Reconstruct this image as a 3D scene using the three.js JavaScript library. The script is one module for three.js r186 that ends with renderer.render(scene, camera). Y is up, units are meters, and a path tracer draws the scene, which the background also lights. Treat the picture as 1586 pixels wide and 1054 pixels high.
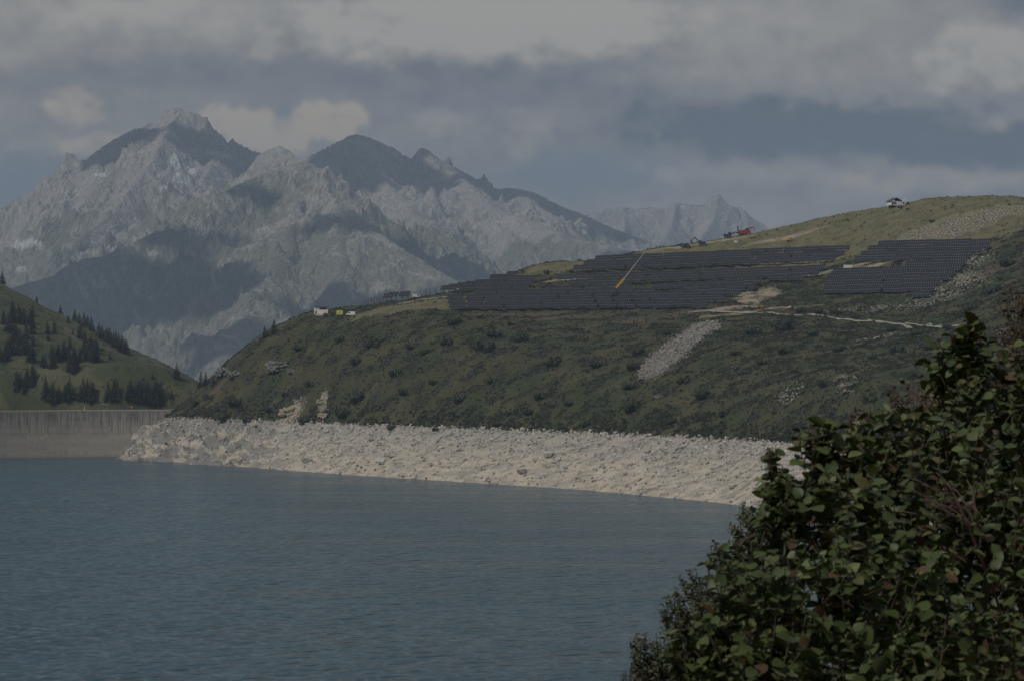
import * as THREE from 'three';
import { createNoise2D, createNoise3D } from 'simplex-noise';
import { mergeGeometries, mergeVertices } from 'three/addons/utils/BufferGeometryUtils.js';
import { MarchingCubes } from 'three/addons/objects/MarchingCubes.js';

// ---------------------------------------------------------------- camera, sky, sun, exposure
const EXPOSURE = 0.62;
const F = 3577, CX = 793, HY = 560, EYE = 62;            // focal length in photograph pixels, horizon row, eye height above the water
const scene = new THREE.Scene();
const camera = new THREE.PerspectiveCamera(2 * Math.atan(527 / F) * 180 / Math.PI, 1586 / 1054, 0.3, 60000);
camera.position.set(0, EYE, 0);
camera.lookAt(0, EYE + (HY - 527) / F * 1000, -1000);
camera.focus = 1200; camera.userData.fStop = 16;      // the shrubs a few metres away are a touch soft
const renderer = new THREE.WebGLRenderer();
renderer.toneMapping = THREE.LinearToneMapping;
renderer.toneMappingExposure = EXPOSURE;
renderer.shadowMap.enabled = true;

const SUN = new THREE.Vector3(-0.54, 0.84, 0.52).normalize();   // towards the sun: high, to the left, a little behind the camera
const sun = new THREE.DirectionalLight(new THREE.Color(1, 0.945, 0.86), 3.3);
sun.name = 'sun';
sun.target.position.set(0, 60, -1250);
sun.position.copy(sun.target.position).addScaledVector(SUN, 3000);
sun.castShadow = true; sun.shadow.radius = 1.6; sun.shadow.mapSize.set(4096, 4096);
Object.assign(sun.shadow.camera, { left: -900, right: 900, top: 900, bottom: -900, near: 10, far: 6000 });
scene.add(sun, sun.target);
scene.fog = new THREE.FogExp2(new THREE.Color(0.54, 0.73, 1.0), 7.0e-5);

// ---------------------------------------------------------------- random numbers and noise
function rng(seed) { let s = seed | 0; return () => { s = (s + 0x6d2b79f5) | 0; let t = Math.imul(s ^ (s >>> 15), 1 | s); t = (t + Math.imul(t ^ (t >>> 7), 61 | t)) ^ t; return ((t ^ (t >>> 14)) >>> 0) / 4294967296; }; }
const n2 = createNoise2D(rng(11)), n3 = createNoise3D(rng(12));
const clamp = THREE.MathUtils.clamp, lerp = THREE.MathUtils.lerp;
const sstep = (a, b, x) => { const t = clamp((x - a) / (b - a), 0, 1); return t * t * (3 - 2 * t); };
function fbm(x, y, o = 5, g = 0.5, l = 2.03) { let s = 0, a = 1, t = 0; for (let i = 0; i < o; i++) { s += a * n2(x, y); t += a; a *= g; x = x * l + 17.3; y = y * l - 9.1; } return s / t; }
function ridged(x, y, o = 5, g = 0.5) { let s = 0, a = 1, t = 0, w = 1; for (let i = 0; i < o; i++) { let v = 1 - Math.abs(n2(x, y)); v *= v; s += a * v * w; w = clamp(v * 1.6, 0, 1); t += a; a *= g; x = x * 2.07 + 31.7; y = y * 2.07 + 5.3; } return s / t; }
const lin = (c) => { c /= 255; return c <= 0.04045 ? c / 12.92 : Math.pow((c + 0.055) / 1.055, 2.4); };
const rgb = (r, g, b) => new THREE.Color().setRGB(r, g, b);   // linear

// ---------------------------------------------------------------- the sky: broken cumulus and grey cloud bases over pale blue
{
  const W = 4096, H = 2048, data = new Float32Array(W * H * 4);
  // cloud masses: azimuth and elevation in degrees, half widths in degrees, weight
  const deg = (px) => Math.atan((px - CX) / F) * 180 / Math.PI, elv = (py) => Math.atan((HY - py) / F) * 180 / Math.PI, sp = 180 / Math.PI / F;
  const masses = [
    [760, 30, 330, 62, 0.62, 1], [560, 62, 160, 34, 0.30, 1], [930, 30, 120, 60, 0.34, 1], [230, 10, 190, 55, 0.42, 0], [60, 90, 130, 26, 0.12, 0], [1545, 95, 120, 55, 0.52, 1], [1230, 60, 170, 80, 0.16, 0], [1400, 118, 110, 30, 0.14, 0], [1130, 120, 90, 40, 0.12, 0],
    [512, 186, 58, 40, 0.85, 2], [455, 212, 42, 30, 0.7, 2], [375, 196, 62, 30, 0.68, 2], [400, 225, 90, 26, 0.5, 2], [108, 168, 52, 34, 0.42, 2], [150, 232, 60, 28, 0.38, 2], [60, 230, 60, 22, 0.16, 2], [820, 205, 60, 40, 0.16, 2], [690, 190, 80, 30, 0.2, 2],
    [1440, 284, 190, 24, 0.34, 2], [1180, 268, 190, 20, 0.16, 1], [1330, 300, 70, 20, 0.14, 1], [1018, 212, 10, 12, 0.3, 2], [1200, 330, 120, 20, 0.10, 1],
    [1240, 205, 300, 46, -0.62, 1], [1520, 235, 170, 36, -0.62, 1], [1090, 180, 150, 40, -0.26, 0], [430, 118, 330, 26, -0.24, 0], [820, 128, 230, 30, -0.10, 0], [60, 130, 120, 22, -0.12, 0], [600, 150, 110, 22, -0.12, 0], [1580, 15, 40, 24, -0.3, 0], [1000, 90, 60, 40, -0.06, 0],
  ].map(([x, y, rx, ry, w, k]) => [deg(x), elv(y), rx * sp, ry * sp, w, k]);
  const blues = [[30, 285, 110, 40, 0.9], [900, 270, 150, 42, 0.9], [437, 187, 14, 30, 1.2], [560, 240, 60, 30, 0.3], [260, 250, 100, 26, 0.3], [730, 160, 80, 30, 0.3]].map(([x, y, rx, ry, w]) => [deg(x), elv(y), rx * sp, ry * sp, w]);
  const T = [[0, 90, 99, 111], [0.22, 102, 109, 118], [0.45, 119, 122, 127], [0.7, 138, 138, 138], [1, 157, 155, 151]].map(([t, r, g, b]) => [t, lin(r), lin(g), lin(b)]);
  const BLUE = [lin(112), lin(122), lin(134)];
  for (let row = 0; row < H; row++) {
    const el = (row + 0.5) / H * 180 - 90, up = el * Math.PI / 180, cu = Math.cos(up), y = Math.sin(up);
    if (el < -1) { for (let col = 0; col < W; col++) data.set([0.22, 0.24, 0.26, 1], (row * W + col) * 4); continue; }
    const fineRow = el < 12;
    for (let col = 0; col < W; col++) {
      const ph = ((col + 0.5) / W - 0.5) * 2 * Math.PI, dx = Math.cos(ph) * cu, dz = Math.sin(ph) * cu;
      // cloud layers thin out towards the horizon: look the noise up on a flat sheet overhead
      const k = 1 / (Math.max(y, 0) + 0.16), q = 1.15;
      const wx = n3(dx * 9, y * 24, dz * 9) * 0.10, wz = n3(dx * 9 + 40, y * 24, dz * 9) * 0.10;
      let n = 0.52 * n3(dx * k * q + wx, 3.1, dz * k * q + wz) + 0.30 * n3(dx * k * q * 2.2 + 7, 1.7 + y * 3, dz * k * q * 2.2) + 0.18 * n3(dx * 16, y * 44, dz * 16);
      let fine = 0.55 * n3(dx * 34, y * 80, dz * 34); if (el < 40) fine += 0.3 * n3(dx * 75, y * 160, dz * 75);
      if (fineRow) fine += 0.22 * n3(dx * 160, y * 320, dz * 160);
      let warm = 0, t = 0.47 + 0.20 * n + 0.055 * fine, blue = clamp(0.35 * n3(dx * 4 + 9, y * 9, dz * 4) + 0.1 - n * 0.3, 0, 0.6);
      const az = Math.atan2(dx, -dz) * 180 / Math.PI;
      if (Math.abs(az) < 24 && el < 16) {
        const keep = 1 - sstep(8.5, 13, el); t = lerp(t, 0.60 + 0.14 * n + 0.12 * fine, 0.85 * keep); blue *= 1 - keep;
        const jx = 0.5 * n3(dx * 40, y * 60, dz * 40) + 0.28 * n3(dx * 95 + 3, y * 150, dz * 95) + 0.16 * n3(dx * 210, y * 300, dz * 210) + 0.09 * n3(dx * 430, y * 600, dz * 430), jy = 0.4 * n3(dx * 40 + 60, y * 60, dz * 40) + 0.25 * n3(dx * 95 + 60, y * 150, dz * 95) + 0.16 * n3(dx * 210 + 9, y * 300, dz * 210) + 0.09 * n3(dx * 430 + 9, y * 600, dz * 430);
        let lo = 0, hi = 0, sunny = 0;
        for (const [ax, ey, rx, ry, w, kind] of masses) {
          const jj = kind === 2 ? 0.85 : 0.6, a = (az - ax) / rx + jx * jj, b = (el - ey) / ry + jy * jj, d = Math.sqrt(a * a + b * b);
          if (d > 1.9) continue;
          const edge = kind === 2 ? 1 - sstep(0.6, 1.0, d) : kind === 1 ? 1 - sstep(0.35, 1.35, d) : 1 - sstep(0, 1.7, d);
          const billow = kind === 2 ? 0.78 + 0.5 * jy + 0.25 * b : 1;
          if (kind === 2 && w > 0.3) sunny = Math.max(sunny, edge * w * 1.3);
          if (w > 0) hi = Math.max(hi, w * edge * billow) + 0.25 * Math.min(hi, w * edge); else lo += w * edge;
        }
        t += hi * (1 + 0.45 * jx) + Math.max(lo, -0.55) + 0.085 * (jx + jy); warm = clamp(sunny, 0, 1);
        for (const [ax, ey, rx, ry, w] of blues) { const a = (az - ax) / rx + jx * 0.5, b = (el - ey) / ry + jy * 0.5, d = Math.sqrt(a * a + b * b); if (d < 1.4) blue = Math.max(blue, w * (1 - sstep(0.3, 1.4, d)) * clamp(1 - hi * 1.3, 0, 1)); }
      }
      t = clamp(t, 0, 1);
      let i = 0; while (i < 3 && t > T[i + 1][0]) i++;
      const f = (t - T[i][0]) / (T[i + 1][0] - T[i][0]), o = (row * W + col) * 4;
      // the colour wanted where the sky shows, seen through the haze that lies before it
      const b = clamp(blue, 0, 0.9);
      for (let c = 0; c < 3; c++) data[o + c] = skyBehindHaze(lerp(lerp(T[i][c + 1], T[i + 1][c + 1], f), BLUE[c], b) * (1 + warm * [0.06, -0.01, -0.09][c]), c) / EXPOSURE;
      data[o + 3] = 1;
    }
  }
  function skyBehindHaze(v, c) { return Math.max(v * 1.42 - [0.038, 0.050, 0.068][c], 0.02); }
  const sky = new THREE.DataTexture(data, W, H, THREE.RGBAFormat, THREE.FloatType);
  sky.mapping = THREE.EquirectangularReflectionMapping; sky.magFilter = THREE.LinearFilter; sky.needsUpdate = true;
  scene.background = sky; scene.environment = sky;
}

// ---------------------------------------------------------------- helpers
const taken = new Map();
function numbered(name) { const k = (taken.get(name) ?? -1) + 1; taken.set(name, k); return k ? name + '_' + String(k).padStart(3, '0') : name; }
function tag(o, label, category, group) { o.userData.label = label; o.userData.category = category; if (group) o.userData.group = group; return o; }
function add(o, name) { o.name = numbered(name); scene.add(o); return o; }
function thing(name, label, category, group) { return tag(add(new THREE.Group(), name), label, category, group); }
function struct(name, mesh, label) { add(mesh, name); mesh.userData.kind = 'structure'; if (label) mesh.userData.label = label; mesh.castShadow = mesh.receiveShadow = true; return mesh; }
function part(name, geometry, material, parent) { const m = new THREE.Mesh(geometry, material); m.name = name; m.castShadow = m.receiveShadow = true; parent.add(m); return m; }
const ones = ['', 'first', 'second', 'third', 'fourth', 'fifth', 'sixth', 'seventh', 'eighth', 'ninth', 'tenth', 'eleventh', 'twelfth', 'thirteenth', 'fourteenth', 'fifteenth', 'sixteenth', 'seventeenth', 'eighteenth', 'nineteenth'];
const tens = ['', '', 'twenty', 'thirty', 'forty', 'fifty', 'sixty', 'seventy', 'eighty', 'ninety'], tenths = ['', '', 'twentieth', 'thirtieth', 'fortieth', 'fiftieth', 'sixtieth', 'seventieth', 'eightieth', 'ninetieth'];
const ordinal = (n) => n < 20 ? ones[n] : n % 10 ? tens[Math.floor(n / 10)] + '-' + ones[n % 10] : tenths[n / 10];
const at = (px, py, d) => new THREE.Vector3((px - CX) / F * d, EYE + (HY - py) / F * d, -d);      // a surveyed sight line and distance to a point in metres
function box(w, h, d, x = 0, y = 0, z = 0) { return new THREE.BoxGeometry(w, h, d).translate(x, y, z); }
function bar(a, b, r, n = 6, r2 = r) {   // a round bar from a to b
  const A = new THREE.Vector3(...a), B = new THREE.Vector3(...b), L = A.distanceTo(B);
  return new THREE.CylinderGeometry(r2, r, L, n, 1).translate(0, L / 2, 0).applyQuaternion(new THREE.Quaternion().setFromUnitVectors(new THREE.Vector3(0, 1, 0), B.clone().sub(A).normalize())).translate(...a);
}
function beam(a, b, w, h = w) {          // a square bar from a to b
  const A = new THREE.Vector3(...a), B = new THREE.Vector3(...b), L = A.distanceTo(B);
  return new THREE.BoxGeometry(w, L, h).translate(0, L / 2, 0).applyQuaternion(new THREE.Quaternion().setFromUnitVectors(new THREE.Vector3(0, 1, 0), B.clone().sub(A).normalize())).translate(...a);
}
function prism(points, depth, bevel = 0.04) {  // an outline in x-y pulled along z, centred
  const s = new THREE.Shape(points.map(([x, y]) => new THREE.Vector2(x, y)));
  return new THREE.ExtrudeGeometry(s, { depth: depth - 2 * bevel, bevelEnabled: bevel > 0, bevelSize: bevel, bevelThickness: bevel, bevelSegments: 1, steps: 1 }).translate(0, 0, -depth / 2 + bevel);
}
const merge = (list) => mergeGeometries(list.map((g) => { const h = g.index ? g.toNonIndexed() : g; for (const k of Object.keys(h.attributes)) if (!['position', 'normal', 'uv'].includes(k)) h.deleteAttribute(k); if (!h.attributes.uv) h.setAttribute('uv', new THREE.BufferAttribute(new Float32Array(h.attributes.position.count * 2), 2)); return h; }));
const mat = (r, g, b, rough = 0.9, more = {}) => new THREE.MeshStandardMaterial({ color: rgb(r, g, b), roughness: rough, ...more });

function dataTexture(w, h, fn, srgb = false) {     // fn(u, v) -> [r, g, b] in 0..1 (linear values are stored as sRGB when srgb)
  const d = new Uint8Array(w * h * 4), enc = (x) => { x = clamp(x, 0, 1); return x <= 0.0031308 ? 12.92 * x : 1.055 * Math.pow(x, 1 / 2.4) - 0.055; };
  for (let j = 0, o = 0; j < h; j++) for (let i = 0; i < w; i++, o += 4) {
    const c = fn((i + 0.5) / w, (j + 0.5) / h);
    if (typeof c === 'number') d[o] = d[o + 1] = d[o + 2] = clamp(c, 0, 1) * 255; else for (let k = 0; k < 3; k++) d[o + k] = (srgb ? enc(c[k]) : clamp(c[k], 0, 1)) * 255 + 0.5;
    d[o + 3] = 255;
  }
  const t = new THREE.DataTexture(d, w, h, THREE.RGBAFormat);
  t.magFilter = THREE.LinearFilter; t.minFilter = THREE.LinearMipmapLinearFilter; t.generateMipmaps = true; t.wrapS = t.wrapT = THREE.RepeatWrapping; if (srgb) t.colorSpace = THREE.SRGBColorSpace; t.needsUpdate = true;
  return t;
}
function thinPlate(points, soft = 0.002) {        // smooth surface through surveyed points [x, d, y]
  const S = 100, n = points.length, N = n + 3, A = Array.from({ length: N }, () => new Float64Array(N + 1)), phi = (q) => q > 1e-9 ? 0.5 * q * Math.log(q) : 0;
  const P = points.map(([x, d, y]) => [x / S, d / S, y]);
  for (let i = 0; i < n; i++) {
    for (let j = 0; j < n; j++) A[i][j] = phi((P[i][0] - P[j][0]) ** 2 + (P[i][1] - P[j][1]) ** 2) + (i === j ? soft : 0);
    A[i][n] = A[n][i] = 1; A[i][n + 1] = A[n + 1][i] = P[i][0]; A[i][n + 2] = A[n + 2][i] = P[i][1]; A[i][N] = P[i][2];
  }
  for (let c = 0; c < N; c++) {
    let b = c; for (let r = c + 1; r < N; r++) if (Math.abs(A[r][c]) > Math.abs(A[b][c])) b = r;
    [A[c], A[b]] = [A[b], A[c]];
    for (let r = 0; r < N; r++) if (r !== c && A[r][c]) { const f = A[r][c] / A[c][c]; for (let k = c; k <= N; k++) A[r][k] -= f * A[c][k]; }
  }
  const w = A.map((r, i) => r[N] / r[i]);
  return (x, d) => { x /= S; d /= S; let s = w[n] + w[n + 1] * x + w[n + 2] * d; for (let i = 0; i < n; i++) { const a = x - P[i][0], b = d - P[i][1]; s += w[i] * phi(a * a + b * b); } return s; };
}
function sheet(nx, nd, pos, keep, uv) {           // grid surface; pos(i, j) -> [x, y, z]; keep(corner heights) drops squares nobody could see
  const p = new Float32Array(nx * nd * 3), t = new Float32Array(nx * nd * 2), index = [];
  for (let j = 0, o = 0; j < nd; j++) for (let i = 0; i < nx; i++, o++) { const q = pos(i, j); p[o * 3] = q[0]; p[o * 3 + 1] = q[1]; p[o * 3 + 2] = q[2]; const u = uv(q); t[o * 2] = u[0]; t[o * 2 + 1] = u[1]; }
  for (let j = 0; j + 1 < nd; j++) for (let i = 0; i + 1 < nx; i++) {
    const a = j * nx + i, b = a + 1, c = a + nx, d = c + 1;
    if (keep && !keep(Math.max(p[a * 3 + 1], p[b * 3 + 1], p[c * 3 + 1], p[d * 3 + 1]), p[a * 3], -p[a * 3 + 2])) continue;
    index.push(a, b, d, a, d, c);
  }
  const g = new THREE.BufferGeometry();
  g.setAttribute('position', new THREE.BufferAttribute(p, 3)); g.setAttribute('uv', new THREE.BufferAttribute(t, 2)); g.setIndex(new THREE.BufferAttribute(Uint32Array.from(index), 1)); g.computeVertexNormals();
  return g;
}
// ---------------------------------------------------------------- far mountains: ridge lines in space, flanks falling away from them, gullies and crags
const CLOUDS = [[372, 258, 250, 150, 0], [180, 245, 240, 190, 1], [290, 372, 190, 90, 2], [372, 302, 120, 60, 1], [150, 470, 560, 430, 1], [560, 275, 480, 400, 2], [556, 222, 330, 190, 0], [430, 545, 340, 280, 0], [570, 480, 330, 150, 1], [715, 432, 420, 150, 2], [850, 315, 400, 190, 0], [930, 425, 340, 110, 1]];
{
  const ridge = (slope, pts, round = 0) => ({ slope, round, p: pts.map((q, i) => { let d = q[2]; if (d === undefined) for (let k = i; k >= 0; k--) if (pts[k][2] !== undefined) { d = pts[k][2]; break; } const v = at(q[0], q[1], d); return [v.x, d, v.y]; }) });
  const ridges = [
    // the high pointed peak and its shoulders
    ridge(0.82, [[-330, 440, 12300], [-150, 372, 12200], [0, 322, 12050], [50, 302, 12000], [88, 281, 11950], [96, 277], [110, 268], [150, 231], [175, 214], [205, 199], [235, 192, 12000], [250, 186], [256, 170], [268, 164], [280, 166], [300, 178], [320, 191], [345, 213], [400, 235, 12100], [450, 250, 12300], [520, 262, 12600]]),
    ridge(0.72, [[278, 170, 12000], [252, 215, 11650], [225, 262, 11300], [180, 318, 10900], [120, 372, 10500], [50, 440, 10100]], 4),
    ridge(0.7, [[110, 268, 11950], [75, 330, 11400], [20, 392, 10900], [-60, 440, 10500]], 6),
    ridge(0.7, [[345, 213, 12000], [320, 262, 11600], [300, 310, 11200], [262, 352, 10900]], 12),
    ridge(0.7, [[150, 231, 11950], [150, 285, 11500], [120, 320, 11200]], 22),
    // the nearer middle mountain
    ridge(0.62, [[398, 240, 10700], [415, 230, 10600], [434, 225, 10550], [447, 231, 10450], [456, 243, 10350], [468, 246, 10050], [478, 250, 10000]]),
    ridge(0.64, [[472, 248, 10000], [430, 258, 9950], [395, 272, 9900], [330, 304, 9700], [250, 352, 9500], [180, 388, 9300], [100, 420, 9100], [20, 444, 9000], [-120, 480, 8900]], 6),
    ridge(0.62, [[478, 250, 10000], [490, 272, 9850], [508, 297, 9700], [560, 338, 9400], [620, 382, 9100], [700, 430, 8800], [800, 475, 8500], [900, 510, 8300]], 12),
    ridge(0.56, [[474, 262, 9950], [440, 362, 9300], [400, 450, 8700], [350, 545, 8000], [300, 610, 7600]], 30),
    ridge(0.54, [[520, 305, 9650], [530, 400, 9000], [500, 480, 8500], [450, 570, 7900]], 30),
    ridge(0.54, [[600, 370, 9250], [620, 440, 8800], [600, 500, 8300]], 30),
    // the broad dark summit, its tooth and the long shoulder to the right
    ridge(0.66, [[440, 275, 12900], [475, 243, 12700], [508, 226, 12650], [536, 212, 12600], [545, 208], [562, 208], [590, 219], [620, 236], [640, 246], [647, 231], [655, 227], [664, 230], [680, 244], [720, 266], [755, 285], [768, 291], [800, 290], [828, 296], [850, 308], [872, 319], [900, 329], [930, 344], [1000, 372, 12700], [1100, 405, 12700], [1250, 440, 12700]]),
    ridge(0.58, [[562, 208, 12600], [590, 270, 12000], [640, 330, 11400], [690, 378, 10800], [740, 425, 10200]], 22),
    ridge(0.56, [[700, 256, 12600], [760, 318, 11900], [850, 352, 11300], [960, 382, 10800], [1080, 410, 10400]], 22),
    ridge(0.6, [[500, 230, 12600], [530, 300, 12000], [570, 360, 11400]], 22),
    ridge(0.55, [[800, 291, 12600], [860, 340, 11900], [900, 372, 11500]], 22),
    ridge(0.5, [[640, 440, 9300], [760, 425, 9500], [850, 440, 9300], [960, 420, 9700], [1060, 425, 9600]], 22),
    // the serrated range farthest to the right
    ridge(1.15, [[820, 345, 15200], [880, 338, 15100], [905, 332, 15000], [940, 322], [965, 320], [985, 322], [1010, 319], [1030, 321], [1048, 312], [1070, 316], [1090, 316], [1100, 306], [1110, 299], [1116, 300], [1128, 316], [1136, 322], [1146, 319], [1152, 323], [1165, 335], [1185, 347], [1210, 362], [1300, 395], [1400, 430]]),
    ridge(0.8, [[1112, 300, 15000], [1105, 340, 14600], [1085, 370, 14200]]), ridge(0.8, [[1048, 312, 15000], [1040, 350, 14500], [1020, 378, 14100]]), ridge(0.8, [[965, 320, 15000], [968, 355, 14500]]), ridge(0.8, [[1152, 323, 15000], [1160, 358, 14500]]),
  ];
  const segs = [];
  for (const r of ridges) for (let i = 0; i + 1 < r.p.length; i++) segs.push([...r.p[i], ...r.p[i + 1], r.slope, r.round]);
  const height = (x, d) => {
    // bend the ground plan so that flanks break into ribs and gullies
    const wx = 170 * fbm(x / 800, d / 800, 3) + 75 * fbm(x / 210 + 5, d / 210, 4, 0.6), wd = 170 * fbm(x / 800 + 50, d / 800, 3) + 75 * fbm(x / 210 + 31, d / 210, 4, 0.6);
    let h = -260, crest = 1e9;
    for (const [ax, ad, ay, bx, bd, by, s, w] of segs) {
      const ux = bx - ax, ud = bd - ad, L = ux * ux + ud * ud;
      let t = clamp(((x - ax) * ux + (d - ad) * ud) / L, 0, 1), ex = x - ax - ux * t, ed = d - ad - ud * t, r = Math.sqrt(ex * ex + ed * ed);
      if (r > 4500) continue;
      const k = clamp(r / 160, 0, 1);              // ridge lines themselves stay where they were surveyed
      t = clamp(((x + wx * k - ax) * ux + (d + wd * k - ad) * ud) / L, 0, 1); ex = x + wx * k - ax - ux * t; ed = d + wd * k - ad - ud * t;
      const rr = Math.sqrt(ex * ex + ed * ed), y = ay + (by - ay) * t - s * (w ? Math.sqrt(rr * rr + w * w) - 0.35 * w : rr + 75 * (1 - Math.exp(-rr / 60))) * (1 - 0.10 * clamp(rr / 2500, 0, 1));
      if (y > h) { h = y; crest = r; }
    }
    const off = clamp(crest / 120, 0.04, 1);
    h += off * (105 * (ridged(x / 420 + 3, d / 420, 6, 0.55) - 0.5) + 34 * fbm(x / 120, d / 120, 4, 0.6)) * (0.5 + 0.5 * clamp(crest / 500, 0, 1)) + off * (30 * (ridged((0.86 * x - 0.5 * d) / 230 + 8, (0.5 * x + 0.86 * d) / 1300, 4, 0.5) - 0.45)) + (0.1 + 0.9 * off) * 16 * (ridged((x * 0.8 + d * 0.6) / 60, (d * 0.8 - x * 0.6) / 130, 3, 0.6) - 0.5) + 7 * fbm(x / 26, d / 26, 3, 0.6);
    return h;
  };
  const onMountain = (px, py) => { const sx = (px - CX) / F, sy = (HY - py) / F; for (let d = 7000; d < 15600; d += 20) { const h = height(sx * d, d); if (h > EYE + sy * d) return new THREE.Vector3(sx * d, h, -d); } return at(px, py, 12000); };
  const snow = [[284, 286, 11300, 62, 34], [270, 262, 11500, 36, 60], [318, 243, 11700, 70, 16], [346, 249, 11700, 60, 12], [46, 379, 10900, 52, 18], [36, 392, 10800, 24, 14], [32, 421, 10500, 20, 10], [156, 273, 11500, 36, 14], [905, 363, 11500, 26, 12], [252, 290, 11300, 24, 12], [296, 262, 11400, 24, 40]].map(([px, py, d, rx, ry]) => { const v = onMountain(px, py); return [v.x, v.y, rx, ry, -v.z]; });
  const NX = 780, ND = 720, colours = new Float32Array(NX * ND * 3), D0 = 6900, D1 = 15700;
  const g = sheet(NX, ND, (i, j) => { const d = lerp(D0, D1, j / (ND - 1)), x = d * Math.tan(lerp(-0.315, 0.205, i / (NX - 1))); return [x, height(x, d), -d]; }, (top) => top > -200, (q) => [q[0] / 100, -q[2] / 100]);
  const P = g.attributes.position.array;
  for (let o = 0; o < NX * ND; o++) {
    const x = P[o * 3], y = P[o * 3 + 1], d = -P[o * 3 + 2];
    const j = 0.5 * n2(x / 37, d / 37) + 0.3 * n2(x / 15, d / 15), big = fbm(x / 620 + 9, d / 620, 4), med = fbm((x * 0.8 + d * 0.6) / 80, (d * 0.8 - x * 0.6) / 260, 4, 0.6);
    // bare rock, scree streaks and thin alpine turf, in patches with ragged edges
    let r = 0.50 + 0.12 * med + 0.05 * j + 0.04 * big, c = [r * 1.02, r * 0.985, r * 0.93];
    const turf = sstep(-0.06, 0.12, 0.55 * med + 0.5 * big + 0.28 * j + (780 - y) / 900 * 0.9 - (d > 11200 ? 0.22 : 0) - (d > 13500 ? 0.5 : 0));
    const tg = 1 + 0.25 * j + 0.2 * med;
    c = [lerp(c[0], 0.205 * tg, turf * 0.8), lerp(c[1], 0.212 * tg, turf * 0.8), lerp(c[2], 0.150 * tg, turf * 0.8)];
    const scree = sstep(0.30, 0.46, fbm((x * 0.75 + d * 0.66) / 60 + 40, (d * 0.75 - x * 0.66) / 420, 3, 0.6) + 0.18 * j);
    c = c.map((v, k) => lerp(v, [0.5, 0.48, 0.44][k], scree * 0.75));
    for (const [sx, sy, rx, ry, sd] of snow) { const a = (x - sx + 0.5 * (d - sd)) / rx, b = (y - sy) / ry; if (a * a + b * b < 1 + 0.5 * j && Math.abs(d - sd) < 160) c = [0.78, 0.8, 0.82]; }
    colours.set(c, o * 3);
  }
  g.setAttribute('color', new THREE.BufferAttribute(colours, 3));
  // fine grain of broken rock and turf tussocks, 620 m to the tile
  const tau = 6.28318, ring = (u, v, k, s) => n3(Math.cos(u * tau) * k + s, Math.sin(u * tau) * k + 5 * Math.cos(v * tau) * k / 6, Math.sin(v * tau) * k);
  const grain = dataTexture(1024, 1024, (u, v) => { let s = 0, a = 1; for (const k of [2.2, 4.6, 9.4, 19, 38]) { s += a * (1 - 2 * Math.abs(ring(u, v, k, k * 3))); a *= 0.72; } return 0.5 + 0.17 * s; });
  grain.repeat.set(100 / 620, 100 / 620);
  const shade = dataTexture(1024, 1024, (u, v) => { let s = 0, a = 1; for (const k of [5, 11, 23, 44]) { s += a * ring(u, v, k, k * 7); a *= 0.8; } const q = 0.78 + 0.17 * s; return [q, q * 0.995, q * 0.98]; }, true); shade.repeat.copy(grain.repeat);
  const rockMaterial = new THREE.MeshStandardMaterial({ vertexColors: true, map: shade, roughness: 1, bumpMap: grain, bumpScale: 18 });
  struct('mountains', new THREE.Mesh(g, rockMaterial), 'grey rocky alpine range with pointed peaks behind the lake');

  // cumulus clouds high above the view, whose shadows lie on the mountains in patches
  const lumps = (seed) => {
    const r = rng(seed), list = [];
    for (let i = 0; i < 16; i++) { const a = r() * 6.283, q = Math.sqrt(r()), s = 0.28 + 0.34 * r() * (1.2 - q); list.push(new THREE.IcosahedronGeometry(s, 3).scale(1.25, 0.62, 1.25).translate(Math.cos(a) * q * 0.85, 0.15 * r(), Math.sin(a) * q * 0.85)); }
    const g = mergeVertices(merge(list).deleteAttribute('normal').deleteAttribute('uv')), p = g.attributes.position;
    for (let i = 0; i < p.count; i++) { const x = p.getX(i), y = p.getY(i), z = p.getZ(i), k = 1 + 0.16 * n3(x * 3 + seed, y * 3, z * 3) + 0.09 * n3(x * 8, y * 8 + seed, z * 8); p.setXYZ(i, x * k, y * k, z * k); }
    g.computeVertexNormals(); return g;
  };
  const white = mat(0.85, 0.85, 0.86, 1), shapes = [lumps(1), lumps(2), lumps(3)];
  // [sight line and distance of the shaded flank, size across and along the view]
  for (const [px, py, sx, sz, k] of CLOUDS) {
    const p = onMountain(px, py), t = (3600 - p.y) / SUN.y, m = new THREE.Mesh(shapes[k], white);
    m.position.copy(p).addScaledVector(SUN, t); m.scale.set(sx, 260, sz); m.rotation.y = px * 0.7 * 0; m.castShadow = true;
    struct('cloud', m, 'white cumulus cloud drifting high above the mountain flanks');
  }
}
// ---------------------------------------------------------------- ground, lake and the two hills
struct('ground', new THREE.Mesh(new THREE.PlaneGeometry(14000, 17500).rotateX(-Math.PI / 2).translate(-800, -235, -7600), mat(0.10, 0.11, 0.07, 1)), 'valley floor beyond the dam');

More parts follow.
